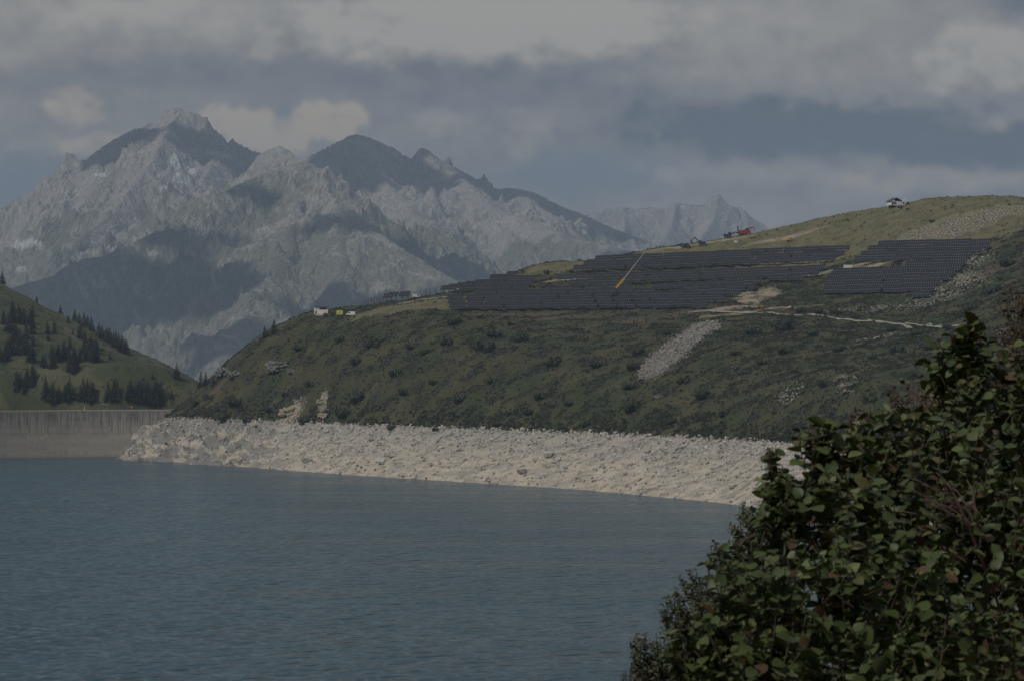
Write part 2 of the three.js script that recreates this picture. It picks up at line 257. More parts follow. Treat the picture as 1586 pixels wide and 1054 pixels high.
// the hill with the solar plant: surveyed points (sight line x, y and distance), then noise
const FULL = 25;                                            // height of the full reservoir's edge above today's water
const survey = [
  [185, 712, 1459], [300, 719, 1395], [440, 728, 1320], [540, 735, 1267], [640, 741, 1225], [760, 749, 1173], [900, 758, 1120], [1020, 769, 1061], [1130, 780, 1008], [1250, 795, 944], [1400, 822, 846], [1560, 850, 765],
  [260, 648, 1504], [300, 650, 1470], [375, 652, 1438], [450, 655, 1393], [540, 658, 1350], [640, 662, 1297], [760, 667, 1237], [900, 672, 1182], [1040, 678, 1122], [1180, 685, 1059], [1300, 694, 990], [1450, 705, 915], [1580, 715, 850],
  [240, 690, 1470], [215, 665, 1500],
  [285, 622, 1522], [330, 592, 1515], [346, 566, 1518], [370, 545, 1520], [400, 521, 1520], [440, 500, 1512], [480, 489, 1502], [560, 482, 1500], [620, 466, 1530], [690, 455, 1555], [770, 438, 1570], [830, 409, 1580], [900, 405, 1590], [1000, 389, 1592], [1060, 381, 1592], [1180, 360, 1600], [1300, 333, 1590], [1385, 319, 1565], [1430, 311, 1545], [1500, 311, 1510], [1586, 317, 1470], [1700, 330, 1430], [1850, 345, 1380],
  [560, 487, 1470], [690, 482, 1440], [690, 491, 1424], [850, 483, 1428], [850, 493, 1410], [1000, 483, 1400], [1000, 492, 1384], [1080, 482, 1375], [1080, 492, 1358],
  [480, 560, 1440], [440, 600, 1430], [380, 610, 1455], [560, 560, 1400], [600, 600, 1350], [700, 570, 1330], [820, 560, 1300], [900, 590, 1240], [1000, 540, 1270], [1000, 620, 1175], [1100, 580, 1180], [1100, 520, 1280], [1200, 600, 1100], [1200, 520, 1230], [1300, 600, 1050], [1250, 490, 1310], [1350, 494, 1285], [1400, 560, 1090], [1450, 506, 1240], [1500, 560, 1040], [1580, 600, 960], [1560, 500, 1130], [1586, 440, 1200], [1700, 500, 1050], [1800, 620, 850],
  [900, 440, 1495], [1000, 440, 1475], [1000, 410, 1550], [1100, 440, 1455], [1150, 470, 1390], [1200, 440, 1440], [1200, 400, 1535], [1290, 455, 1385], [1300, 390, 1520], [1420, 462, 1335], [1350, 420, 1430], [1340, 375, 1505], [1480, 420, 1365], [1540, 372, 1415], [1586, 360, 1400],
].map(([px, py, d]) => { const v = at(px, py, d); return [v.x, d, v.y]; });
for (const [px, d, y] of [[185, 1400, -30], [400, 1270, -30], [640, 1160, -30], [900, 1050, -30], [1130, 935, -30], [1400, 770, -30], [1600, 690, -30], [150, 1500, -25], [200, 1560, -10], [200, 1650, -40], [330, 1620, 20], [400, 1680, 30], [560, 1680, 60], [830, 1740, 95], [1060, 1760, 105], [1300, 1760, 120], [1500, 1700, 130], [1800, 1600, 140]]) survey.push([(px - CX) / F * d, d, y]);
const hillBase = thinPlate(survey);
const crag = (x) => 1 - sstep(-175, -120, x);
function hillY(x, d) {
  const b = hillBase(x, d), low = 1 - sstep(FULL - 2, FULL + 2, b), k = crag(x);
  let y = b + 1.3 * fbm(x / 34, d / 34, 4) * (1 - 0.5 * low) + 0.35 * fbm(x / 7, d / 7, 3);
  if (low > 0) {
    const u = x * 0.62 + d * 0.78, v = d * 0.62 - x * 0.78;   // beds of rock dip along the slope
    y += low * (k * (8.5 * (ridged(u / 24 + 2, v / 44, 5, 0.64) - 0.5) + 3.4 * (ridged(u / 8 + 9, v / 20, 3, 0.6) - 0.5) - 3.0 * (ridged(u / 12, v / 30, 3, 0.55) - 0.4)) + (1 - k) * (2.0 * (ridged(u / 16, v / 52, 4, 0.6) - 0.45) + 0.25 * fbm(x / 3.4, d / 3.4, 2, 0.7)));
  }
  return y;
}
const LO = -2.5, X0 = -330, X1 = 430, DD0 = 760, DD1 = 1720, STEP = 1.25;
const hillGrid = (() => { const nx = Math.round((X1 - X0) / STEP) + 1, nd = Math.round((DD1 - DD0) / STEP) + 1, a = new Float32Array(nx * nd);
  for (let j = 0; j < nd; j++) for (let i = 0; i < nx; i++) { const x = X0 + i * STEP, d = DD0 + j * STEP, w = -0.26 * d; a[j * nx + i] = d < 1000 && x < 60 - (d - 1000) * 0.3 - 60 ? -20 : hillY(x, d); }
  return { nx, nd, a }; })();
function groundY(x, d) {                                     // height of the hill's mesh
  const { nx, nd, a } = hillGrid, u = clamp((x - X0) / STEP, 0, nx - 1.001), v = clamp((d - DD0) / STEP, 0, nd - 1.001), i = Math.floor(u), j = Math.floor(v), f = u - i, g = v - j;
  return lerp(lerp(a[j * nx + i], a[j * nx + i + 1], f), lerp(a[(j + 1) * nx + i], a[(j + 1) * nx + i + 1], f), g);
}
function sight(px, py, from = 800, to = 1700, ground = groundY) {   // where a surveyed sight line meets the ground
  const sx = (px - CX) / F, sy = (HY - py) / F; let best = null, gap = 1e9;
  for (let d = from; d < to; d += 1) { const g = EYE + sy * d - ground(sx * d, d); if (g <= 0) return new THREE.Vector3(sx * d, ground(sx * d, d), -d); if (g < gap) { gap = g; best = d; } }
  return new THREE.Vector3(sx * best, ground(sx * best, best), -best);
}
// kinds of ground on the hill, by place in plan: [sight x, y, half widths in metres, kind]
const zone = (px, py, rx, rd) => { const v = sight(px, py); return [v.x, -v.z, rx, rd]; };
const inZone = (z, x, d, j) => { const a = (x - z[0]) / z[2], b = (d - z[1]) / z[3]; return 1 - sstep(0.75, 1.1, Math.sqrt(a * a + b * b) + j); };
const dryTop = [zone(1400, 330, 120, 60), zone(1250, 350, 90, 55), zone(1540, 330, 90, 55), zone(1100, 382, 80, 22), zone(880, 412, 40, 22), zone(640, 472, 45, 18), zone(720, 470, 30, 14)];
const reddish = [zone(900, 490, 45, 7), zone(1010, 492, 50, 9), zone(800, 487, 40, 5), zone(1480, 360, 40, 18), zone(1530, 420, 25, 10), zone(340, 602, 14, 8)];
const earth = [zone(1160, 462, 9, 24), zone(1190, 452, 9, 16), zone(1130, 478, 22, 7), zone(1215, 370, 30, 4), zone(1080, 378, 46, 5), zone(1300, 418, 26, 5), zone(1360, 410, 20, 4), zone(870, 434, 16, 5), zone(660, 462, 22, 6), zone(500, 622, 3, 10), zone(450, 642, 8, 7), zone(1180, 482, 40, 4)];
const stony = [zone(500, 628, 3.5, 14), zone(450, 640, 10, 10), zone(1470, 352, 60, 22), zone(1500, 400, 20, 30), zone(1480, 440, 18, 22), zone(1430, 470, 40, 12), zone(1356, 524, 12, 5), zone(1310, 590, 5, 24), zone(1226, 608, 7, 9), zone(1385, 475, 44, 14)];
const scree = [zone(1022, 562, 8, 18), zone(1050, 538, 9, 22), zone(1080, 515, 9, 22), zone(1010, 575, 8, 16), zone(1035, 550, 9, 22), zone(1065, 525, 9, 24), zone(1095, 505, 8, 20)];
const T = 2048;
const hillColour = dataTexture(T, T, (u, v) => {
  const x = lerp(X0, X1, u), d = lerp(DD0, DD1, v);
  const { nx, a } = hillGrid, gi = Math.min(Math.floor((x - X0) / STEP), nx - 1), gj = Math.floor((d - DD0) / STEP), y = a[gj * nx + gi];
  if (y < LO) return [0.2, 0.19, 0.17];
  const j = n2(x / 2.1, d / 2.1), jj = n2(x / 0.8, d / 0.8), m = fbm(x / 13, d / 13, 3), big = fbm(x / 62 + 4, d / 62, 3);
  const edge = 0.20 * m + 0.12 * j;
  // the drained belt: pale dust and gravel, beds of grey and ochre rock
  if (y < FULL + 1.4 * m + 0.7 * j) {
    const k = crag(x), uu = x * 0.62 + d * 0.78, vv = d * 0.62 - x * 0.78, bed = fbm(uu / 9, vv / 38, 4, 0.6), r = 0.40 + 0.08 * m + 0.035 * jj + 0.03 * j;
    let c = [r * 1.02, r * 0.905, r * 0.745];
    const grey = sstep(0.02, 0.25, bed + 0.12 * j + 0.16 * k), g = 0.21 + 0.06 * jj + 0.05 * m;
    c = c.map((q, i) => lerp(q, g * [1, 0.985, 0.95][i], grey * (0.5 + 0.42 * k)));
    const darkVein = sstep(0.25, 0.42, fbm(uu / 3 + 8, vv / 16, 3, 0.6) + 0.1 * jj); c = c.map((q) => q * (1 - 0.45 * darkVein));  // narrow veins along the beds, colour scaled darker
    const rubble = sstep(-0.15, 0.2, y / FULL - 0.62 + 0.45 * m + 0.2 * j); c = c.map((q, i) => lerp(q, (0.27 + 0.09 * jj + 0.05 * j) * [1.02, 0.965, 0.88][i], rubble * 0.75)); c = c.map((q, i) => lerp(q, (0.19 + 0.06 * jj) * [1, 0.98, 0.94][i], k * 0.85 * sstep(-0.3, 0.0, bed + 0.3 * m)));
    const darkStreak = sstep(0.1, 0.34, fbm(uu / 4 + 60, vv / 24, 4, 0.65) + 0.12 * j); c = c.map((q, i) => lerp(q, [0.105, 0.102, 0.094][i] * (1 + 0.3 * jj), darkStreak * (0.25 + 0.55 * k)));  // dark grey streaks mixed in along the beds, strongest on the crag
    if (jj > 0.62) c = c.map((q) => q * 1.25);
    return c;
  }
  const t = (1 + 0.24 * j + 0.18 * jj) * 0.86;
  let c = [0.055 * t, 0.056 * t, 0.024 * t];                       // turf
  const lush = sstep(0.0, 0.3, big + edge); c = c.map((q, i) => lerp(q, [0.034, 0.050, 0.018][i] * t, lush)); const straw = sstep(0.12, 0.4, fbm(x / 40 + 20, d / 40, 4, 0.6) + 0.1 * j); c = c.map((q, i) => lerp(q, [0.080, 0.072, 0.034][i] * t, straw * 0.8));
  const heath = sstep(-0.05, 0.15, fbm(x / 21 + 70, d / 21, 4, 0.6) + 0.12 * j); c = c.map((q, i) => lerp(q, [0.036, 0.038, 0.025][i] * t, heath * 0.8));
  let f = 0; for (const z of dryTop) f = Math.max(f, inZone(z, x, d, edge * 1.2)); c = c.map((q, i) => lerp(q, lerp([0.165, 0.150, 0.080][i], [0.115, 0.110, 0.058][i], sstep(-0.1, 0.3, m + 0.4 * j)) * t, f * 0.9));
  f = 0; for (const z of reddish) f = Math.max(f, inZone(z, x, d, edge * 1.5)); c = c.map((q, i) => lerp(q, [0.125, 0.082, 0.066][i] * t, f * 0.75 * sstep(-0.4, 0.1, m + 0.3 * j)));
  f = 0; for (const z of earth) f = Math.max(f, inZone(z, x, d, edge * 1.6)); c = c.map((q, i) => lerp(q, [0.30, 0.245, 0.18][i] * (1 + 0.2 * j), f * 0.9 * sstep(-0.5, 0, m + 0.6 * jj)));
  f = 0; for (const z of stony) f = Math.max(f, inZone(z, x, d, edge * 1.6)); if (f > 0.2 && j + 0.5 * jj + 0.4 * m > 0.35) c = [0.30, 0.29, 0.27];
  f = 0; for (const z of scree) f = Math.max(f, inZone(z, x, d, edge)); c = c.map((q, i) => lerp(q, [0.17, 0.165, 0.15][i] * (1 + 0.4 * jj), f));
  return c;
}, true);
hillColour.wrapS = hillColour.wrapT = THREE.ClampToEdgeWrapping;
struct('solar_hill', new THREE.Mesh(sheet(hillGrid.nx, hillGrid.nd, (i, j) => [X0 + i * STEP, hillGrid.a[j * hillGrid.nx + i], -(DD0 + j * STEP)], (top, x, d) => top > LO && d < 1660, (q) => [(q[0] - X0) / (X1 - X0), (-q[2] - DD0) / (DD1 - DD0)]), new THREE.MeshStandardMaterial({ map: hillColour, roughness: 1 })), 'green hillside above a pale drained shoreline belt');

// the grassy hill behind the dam
const leftSurvey = [[-260, 330, 1880], [-120, 385, 1870], [0, 438, 1850], [50, 466, 1850], [100, 491, 1850], [150, 519, 1845], [200, 548, 1840], [250, 570, 1835], [300, 592, 1830], [340, 620, 1830], [0, 540, 1690], [100, 560, 1700], [200, 590, 1705], [280, 610, 1715], [0, 600, 1600], [100, 610, 1610], [200, 622, 1620], [280, 630, 1630], [-150, 640, 1540], [0, 641, 1540], [100, 642, 1540], [200, 644, 1540], [280, 645, 1545], [350, 648, 1560], [-200, 520, 1690], [-300, 640, 1540], [380, 660, 1700]].map(([px, py, d]) => { const v = at(px, py, d); return [v.x, d, v.y]; });
for (const [px, d, y] of [[-200, 2050, 120], [0, 2050, 70], [150, 2050, 10], [300, 2020, -30], [400, 1950, -60], [0, 1525, -30], [200, 1525, -30], [-250, 1525, -30]]) leftSurvey.push([(px - CX) / F * d, d, y]);
const leftBase = thinPlate(leftSurvey), leftY = (x, d) => leftBase(x, d) + 1.6 * fbm(x / 40 + 7, d / 40, 4) + 0.4 * fbm(x / 8, d / 8, 2);
{
  const tex = dataTexture(1024, 1024, (u, v) => {
    const x = lerp(-620, -160, u), d = lerp(1500, 2050, v), j = n2(x / 2.3, d / 2.3), jj = n2(x / 0.9, d / 0.9), m = fbm(x / 18, d / 18, 4, 0.6), b = fbm((x + d * 0.5) / 70, d / 70, 3), t = 1 + 0.2 * j + 0.12 * jj;
    let c = [0.047 * t, 0.058 * t, 0.024 * t]; c = c.map((q, i) => lerp(q, [0.085, 0.084, 0.042][i] * t, sstep(0, 0.35, b + 0.5 * m))); c = c.map((q, i) => lerp(q, [0.034, 0.044, 0.022][i] * t, sstep(0.12, 0.3, m - b * 0.4 + 0.1 * j)));
    if (m + 0.4 * j + 0.3 * jj > 0.78) c = [0.22, 0.21, 0.19];
    return c;
  }, true); tex.wrapS = tex.wrapT = THREE.ClampToEdgeWrapping;
  struct('dam_hill', new THREE.Mesh(sheet(200, 230, (i, j) => { const x = lerp(-620, -160, i / 199), d = lerp(1535, 2050, j / 229); return [x, leftY(x, d), -d]; }, null, (q) => [(q[0] + 620) / 460, (-q[2] - 1500) / 550]), new THREE.MeshStandardMaterial({ map: tex, roughness: 1 })), 'grassy slope dotted with spruces behind the dam');
}

// the lake: wind ripples in one bump map, in metres
{
  const N = 2048, TILE = 180, TAU = 2 * Math.PI, waves = [], r = rng(77);
  for (let i = 0; i < 120; i++) { const L = 2.4 + 8 * r() ** 1.6, a = 0.3 + (r() + r() - 1) * 1.7, kx = Math.round(Math.sin(a) * TILE / L), ky = Math.round(Math.cos(a) * TILE / L); waves.push([kx, ky, r() * TAU, Math.pow(L, 0.9) * (0.6 + 0.8 * r())]); }
  const cut = 512, low = new Float32Array(N * N);
  const tab = waves.map(([kx, ky, p, a]) => { const X = new Float32Array(N * 2), Y = new Float32Array(N * 2); for (let i = 0; i < N; i++) { X[2 * i] = Math.cos(TAU * kx * i / N + p); X[2 * i + 1] = Math.sin(TAU * kx * i / N + p); Y[2 * i] = Math.cos(TAU * ky * i / N); Y[2 * i + 1] = Math.sin(TAU * ky * i / N); } return [X, Y, a]; });
  let top = 0;
  for (const [X, Y, a] of tab) for (let j = 0, o = 0; j < N; j++) { const c = Y[2 * j] * a, s = Y[2 * j + 1] * a; for (let i = 0; i < N; i++, o++) low[o] += X[2 * i] * c - X[2 * i + 1] * s; }
  const tor = (u, v, k, s) => n3(Math.cos(u * TAU) * k + s, Math.sin(u * TAU) * k, Math.cos(v * TAU) * k * 1.7) ;
  for (let o = 0; o < N * N; o++) top = Math.max(top, Math.abs(low[o]));
  const field = new Float32Array(N * N * 4); const wave = (u, v) => { const i = Math.floor(u * N), j = Math.floor(v * N), gust = 0.75 + 0.35 * tor(u, v, 1.4, 2) + 0.2 * tor(v, u, 4, 9); let h = low[j * N + i] / top; h = h > 0 ? h * (1 + 0.5 * h) : h; return 0.5 + 0.30 * h * gust; };
  for (let j = 0, o = 0; j < N; j++) for (let i = 0; i < N; i++, o += 4) { field[o] = field[o + 1] = field[o + 2] = wave((i + 0.5) / N, (j + 0.5) / N); field[o + 3] = 1; }
  const bump = new THREE.DataTexture(field, N, N, THREE.RGBAFormat, THREE.FloatType); bump.magFilter = THREE.LinearFilter; bump.wrapS = bump.wrapT = THREE.RepeatWrapping; bump.needsUpdate = true;
  
  const g = new THREE.PlaneGeometry(3400, 2600, 1, 1).rotateX(-Math.PI / 2).translate(0, 0, -640), uv = g.attributes.uv, p = g.attributes.position;
  for (let i = 0; i < 4; i++) uv.setXY(i, p.getX(i) / TILE, p.getZ(i) / TILE);
  const lanes = dataTexture(512, 512, (u, v) => 0.74 + 0.3 * fbm(u * 5, v * 30, 4, 0.55)); lanes.repeat.set(TILE / 1400, TILE / 1400); lanes.wrapS = lanes.wrapT = THREE.MirroredRepeatWrapping;
  struct('water', new THREE.Mesh(g, new THREE.MeshPhysicalMaterial({ color: rgb(0.026, 0.074, 0.106), roughness: 0.27, roughnessMap: lanes, ior: 1.33, bumpMap: bump, bumpScale: 4.6 })), 'rippled blue-grey reservoir water');
}
let bankY;
// the bank under the camera's side of the lake
{
  bankY = (x, d) => 60.3 - 0.42 * Math.max(d, -6) + 0.55 * x * sstep(-30, 10, d) + 0.5 * fbm(x / 6, d / 6, 4);
  
  struct('near_bank', new THREE.Mesh(sheet(90, 110, (i, j) => { const x = -60 + i * 1.4, d = -20 + j * 1.6; return [x, Math.max(bankY(x, d), -4), -d]; }, null, (q) => [q[0] / 4, q[2] / 4]), mat(0.06, 0.065, 0.035, 1)), 'steep grassy bank in the foreground');
}
// ---------------------------------------------------------------- the dam
const damArc = (s) => { const R = 260, a = s / R; return { x: -224 - R * Math.sin(a + 0.05) + R * Math.sin(0.05), d: 1519 - (R * Math.cos(0.05 + a) - R * Math.cos(0.05)) * -1 - 0 * s, a: a + 0.05 }; };
{
  const CREST = 29.6, dam = thing('arch_dam', 'curved concrete arch dam holding back the far end of the lake', 'dam');
  const stain = (seed) => dataTexture(256, 512, (u, v) => {
    const x = u * 14 + seed * 31, y = -6 + v * 36;      // metres
    const streak = fbm(x / 0.9, y / 30 + seed, 4, 0.6), fine = n2(x / 0.3, y / 3), lift = n2(seed * 7.7, Math.floor(y / 2.4) * 3.1) * 0.03;
    let k = 0.30 + lift + 0.03 * fine + 0.03 * fbm(x / 5, y / 5, 3);
    const tide = 16.5 + 1.4 * n2(x / 6 + 4, seed) + 0.5 * n2(x / 0.8, 3);
    let c = [k * 1.05, k * 0.955, k * 0.82];
    if (y > tide) c = c.map((q, i) => q * [0.98, 1, 1.03][i] * 0.93);
    const run = sstep(0.0, 0.32, streak + (y - 21) / 26); c = c.map((q) => q * (1 - 0.55 * run * sstep(tide - 3, tide + 2, y)));
    const line = sstep(0.5, 0.9, 1 - Math.abs(y - tide + 0.6) / 1.6) * sstep(-0.3, 0.4, fine + streak); c = c.map((q) => q * (1 - 0.35 * line));
    if (y < 1.2 + 0.5 * n2(x, 1)) c = c.map((q) => q * 0.8);
    return c;
  }, true);
  const faces = [0, 1, 2, 3].map((k) => { const t = stain(k); t.wrapS = t.wrapT = THREE.ClampToEdgeWrapping; return new THREE.MeshStandardMaterial({ map: t, roughness: 0.95 }); });
  const deckM = mat(0.20, 0.195, 0.185, 0.95), rail = mat(0.10, 0.10, 0.105, 0.6), pale = mat(0.36, 0.335, 0.29, 0.95);
  const BW = 13.6;
  for (let b = 0; b < 13; b++) {
    const s0 = b * BW, A = damArc(s0), B = damArc(s0 + BW), mid = damArc(s0 + BW / 2), len = Math.hypot(A.x - B.x, A.d - B.d), turn = Math.atan2(A.d - B.d, A.x - B.x);
    const blk = new THREE.Group(); blk.position.set((A.x + B.x) / 2, 0, -(A.d + B.d) / 2); blk.rotation.y = turn; dam.add(blk);
    // block: front face leans a little; 12 cm joint between blocks
    const h = CREST + 6, w = len - 0.14, g = prism([[-0.9, -6], [0.6, CREST - 6], [0.9, CREST], [6.5, CREST], [9, -6]], w, 0.05).rotateY(-Math.PI / 2);
    const p = g.attributes.position, uv = g.attributes.uv; for (let i = 0; i < p.count; i++) uv.setXY(i, clamp(p.getX(i) / BW + 0.5, 0.01, 0.99), (p.getY(i) + 6) / h);
    part('wall_block', g, faces[b * 5 % 4], blk); blk.name = 'wall_section';
    part('crest_deck', box(len - 0.02, 0.55, 8.6, 0, CREST + 0.29, -3.4), deckM, blk);
    part('parapet', box(len - 0.03, 0.55, 0.3, 0, CREST + 0.86, 0.62), pale, blk);
    part('joint_filler', box(0.2, CREST + 4, 0.8, -len / 2, (CREST - 4) / 2, -1.6), rail, blk);
    for (let k = 0; k < 5; k++) part('railing_post', box(0.09, 1.0, 0.09, -len / 2 + (k + 0.5) * len / 5, CREST + 1.6, 0.62), rail, blk);
    part('handrail', box(len - 0.05, 0.08, 0.08, 0, CREST + 2.13, 0.62), rail, blk);
  }
  const E = damArc(-1);
  const ab = new THREE.Group(); ab.name = 'abutment'; ab.position.set(E.x, 0, -E.d); dam.add(ab);
  part('abutment_block', box(8.5, 16, 9, 2.6, CREST - 7.0, -2.6), pale, ab); part('abutment_cap', box(9.0, 0.5, 9.6, 2.6, CREST + 1.3, -2.6), deckM, ab);
  // small upright things on the crest
  const Q = (px) => { let best = 0, gap = 1e9; for (let s = 0; s < 170; s += 0.5) { const q = damArc(s), e = Math.abs(CX + q.x / q.d * F - px); if (e < gap) { gap = e; best = s; } } return damArc(best); };
  const p1 = Q(129), p2 = Q(164), p3 = Q(203);
  let t = thing('marker_post', 'short white post standing on the dam crest', 'post'); t.position.set(p1.x, CREST + 0.57, -(p1.d + 3)); part('post', bar([0, 0, 0], [0, 2.4, 0], 0.22, 8), mat(0.7, 0.7, 0.68, 0.6), t); part('cap', new THREE.SphereGeometry(0.26, 8, 6).translate(0, 2.4, 0), mat(0.6, 0.6, 0.58, 0.6), t);
  t = thing('lamp_post', 'slim lamp post with a short arm on the dam crest', 'lamp post'); t.position.set(p2.x, CREST + 0.57, -(p2.d + 3)); part('pole', bar([0, 0, 0], [0, 4.2, 0], 0.12, 6), mat(0.3, 0.31, 0.32, 0.5), t); part('arm', bar([0, 4.15, 0], [-2.6, 4.3, 0], 0.1, 6), mat(0.3, 0.31, 0.32, 0.5), t); part('lamp_head', box(1.1, 0.18, 0.4, -2.8, 4.3, 0), mat(0.6, 0.6, 0.6, 0.5), t);
  t = thing('warning_sign', 'small orange warning sign standing on the dam crest', 'sign'); t.position.set(p3.x, CREST + 0.57, -(p3.d + 3)); part('pole', bar([0, 0, 0], [0, 1.6, 0], 0.08, 6), mat(0.3, 0.3, 0.3, 0.5), t); part('board', new THREE.CylinderGeometry(0.95, 0.95, 0.1, 3).rotateX(Math.PI / 2).translate(0, 2.2, 0.1), mat(0.75, 0.16, 0.03, 0.6), t);
}

// ---------------------------------------------------------------- spruces
function spruce(seed) {     // tiers of drooping boughs, uneven, round a leader
  const r = rng(seed), pos = [], idx = [], H = 1, tiers = 13;
  for (let k = 0; k < tiers; k++) {
    const f = k / tiers, y = 0.06 + f * 0.9, R = (0.19 * (1 - f) ** 0.85 + 0.018) * (0.85 + 0.3 * r()), n = Math.max(5, Math.round(12 * (1 - f * 0.6)));
    for (let i = 0; i < n; i++) {
      const a = (i + r() * 0.8 + k * 0.37) / n * 6.283, L = R * (0.7 + 0.5 * r()), w = 0.5 / n * 3.2, dy = L * (0.25 + 0.5 * r()), c = Math.cos(a), s = Math.sin(a), b = pos.length / 3;
      const pt = (q, da, yy) => pos.push(Math.cos(a + da) * q, yy, Math.sin(a + da) * q);
      pt(0.012, 0, y + 0.05); pt(L * 0.6, -w, y - dy * 0.45); pt(L, 0, y - dy); pt(L * 0.6, w, y - dy * 0.45); pt(L * 0.55, 0, y - dy * 0.05 + 0.016);
      idx.push(b, b + 1, b + 4, b + 1, b + 2, b + 4, b + 2, b + 3, b + 4, b + 3, b, b + 4, b, b + 3, b + 1, b + 1, b + 3, b + 2);
    }
  }
  const g = new THREE.BufferGeometry(); g.setAttribute('position', new THREE.Float32BufferAttribute(pos, 3)); g.setIndex(idx); const h = g.toNonIndexed(); h.computeVertexNormals(); return h;
}
const spruceGreens = [mat(0.017, 0.027, 0.018, 1), mat(0.022, 0.034, 0.020, 1), mat(0.026, 0.036, 0.026, 1), mat(0.014, 0.023, 0.017, 1)], barkM = mat(0.07, 0.055, 0.042, 1);
const spruceShapes = [1, 2, 3, 4, 5].map((k) => spruce(k * 13 + 5)), trunkG = bar([0, -0.03, 0], [0, 0.9, 0], 0.016, 6, 0.003);
{
  const r = rng(401), left = [], add1 = (px, py, s = 1) => left.push([px, py, s]);
  const fill = (n, x0, x1, y0, y1, s) => { for (let i = 0; i < n; i++) add1(lerp(x0, x1, r()), lerp(y0, y1, r()), s * (0.75 + 0.5 * r())); };
  fill(34, 0, 52, 492, 566, 1.05); fill(10, -30, 0, 470, 560, 1); fill(9, 86, 118, 552, 585, 1.1); fill(12, 122, 150, 540, 562, 1); fill(44, 62, 256, 614, 640, 1.15); fill(8, 64, 90, 552, 572, 1); fill(16, 20, 52, 575, 612, 0.75);
  for (let i = 0; i < 16; i++) add1(152 + i * 2.9, 520 + i * 1.75 + 4 * r(), 0.85 + 0.4 * r());
  for (const [x, y, s] of [[3, 437, 1], [19, 484, 1], [49, 491, 1], [28, 486, 0.8], [36, 500, 1.1], [50, 508, 1], [73, 517, 1], [84, 516, 1], [56, 463, 0.6], [93, 481, 0.7], [115, 494, 1], [122, 498, 0.9], [130, 503, 1.1], [135, 506, 1], [141, 512, 1.1], [105, 500, 0.6], [98, 546, 0.9], [108, 541, 1], [113, 556, 0.9], [74, 527, 0.6], [124, 524, 1.3], [131, 531, 1], [150, 541, 0.8], [112, 518, 0.5], [236, 587, 0.45], [243, 601, 0.5], [265, 618, 0.6], [273, 585, 1.0], [170, 556, 0.5]]) add1(x, y, s);
  left.sort((a, b) => a[0] - b[0]);
  let shown = 0; for (const [px] of left) if (px >= 0) shown++;
  let k = 0, hidden = 0;
  const place = (px, py, s, ground, from, to, label, group) => {
    const v = sight(px, py, from, to, ground), t = thing('spruce_tree', label, 'tree', group), h = 11.2 * s;
    t.position.set(v.x, v.y - 0.2, v.z); t.rotation.y = r() * 6.28; t.rotation.z = (r() - 0.5) * 0.06;
    const wide = h * (1.15 + 0.4 * r());
    t.scale.set(wide, h, wide); part('crown', spruceShapes[Math.floor(r() * 5)], spruceGreens[Math.floor(r() * 4)], t); part('trunk', trunkG, barkM, t);
  };
  for (const [px, py, s] of left) { if (px < 0) continue; k++; place(px, py, s, leftY, 1545, 1860, k <= 99 ? `dark spruce on the grassy slope behind the dam, ${ordinal(k)} from the left` : `dark spruce on the grassy slope behind the dam, ${ordinal(shown - k + 1)} from the right`, 'spruces on the slope behind the dam'); }
  const names = ['tall spruce standing at the gap between the two slopes, left of a close pair', 'taller spruce of a close pair in the gap between the two slopes', 'short spruce below the rocky shoulder beside the dam', 'spruce on the skyline of the solar hill, nearer the dam', 'spruce on the skyline of the solar hill, nearer the white cabin'];
  [[311, 596, 1.05], [318, 597, 0.9], [330, 598, 0.75], [410, 524, 0.85], [424, 516, 0.95]].forEach(([x, y, s], i) => place(x, y, s, groundY, 1400, 1560, names[i], 'spruces on the solar hill'));
}

// ---------------------------------------------------------------- shrubs on the hill
function bushShape(seed, leaves = 620) {      // lobes of small leaf faces about a few stems
  const r = rng(seed), pos = [], lobes = [];
  for (let i = 0; i < 9; i++) { const a = r() * 6.283, q = 0.62 * Math.sqrt(r()); lobes.push([Math.cos(a) * q, 0.30 + 0.36 * r() * (1 - q * 0.5), Math.sin(a) * q, 0.24 + 0.18 * r()]); }
  for (let i = 0; i < leaves; i++) {
    const [x, y, z, R] = lobes[i % 9], u = r() * 2 - 1, a = r() * 6.283, s = Math.sqrt(1 - u * u), q = R * (0.72 + 0.36 * r()), n = new THREE.Vector3(s * Math.cos(a), u * 0.85, s * Math.sin(a));
    const c = new THREE.Vector3(x, y, z).addScaledVector(n, q); if (c.y < 0.02) c.y = 0.02 + 0.1 * r();
    const t = new THREE.Vector3(r() - 0.5, r() - 0.5, r() - 0.5).cross(n).normalize(), b = n.clone().addScaledVector(new THREE.Vector3(r() - 0.5, r() - 0.2, r() - 0.5), 0.9).cross(t).normalize(), w = 0.045 + 0.05 * r();
    const P = (i2, j2) => pos.push(c.x + t.x * i2 * w + b.x * j2 * w, c.y + t.y * i2 * w + b.y * j2 * w, c.z + t.z * i2 * w + b.z * j2 * w);
    P(-1, 0); P(0, 1.1); P(1, 0); P(-1, 0); P(1, 0); P(0, -1.1);
  }
  const g = new THREE.BufferGeometry(); g.setAttribute('position', new THREE.Float32BufferAttribute(pos, 3)); g.computeVertexNormals(); return g;
}
const bushShapes = [bushShape(3), bushShape(8), bushShape(21), bushShape(34)], stemG = merge([bar([0, -0.1, 0], [0.2, 0.45, 0.1], 0.03, 5, 0.012), bar([0, -0.1, 0], [-0.25, 0.4, -0.05], 0.03, 5, 0.012), bar([0, -0.1, 0], [0.02, 0.5, -0.25], 0.03, 5, 0.012)]);
const bushGreens = [mat(0.042, 0.056, 0.038, 0.9), mat(0.055, 0.070, 0.050, 0.9), mat(0.034, 0.048, 0.030, 0.9), mat(0.050, 0.060, 0.030, 0.9)];
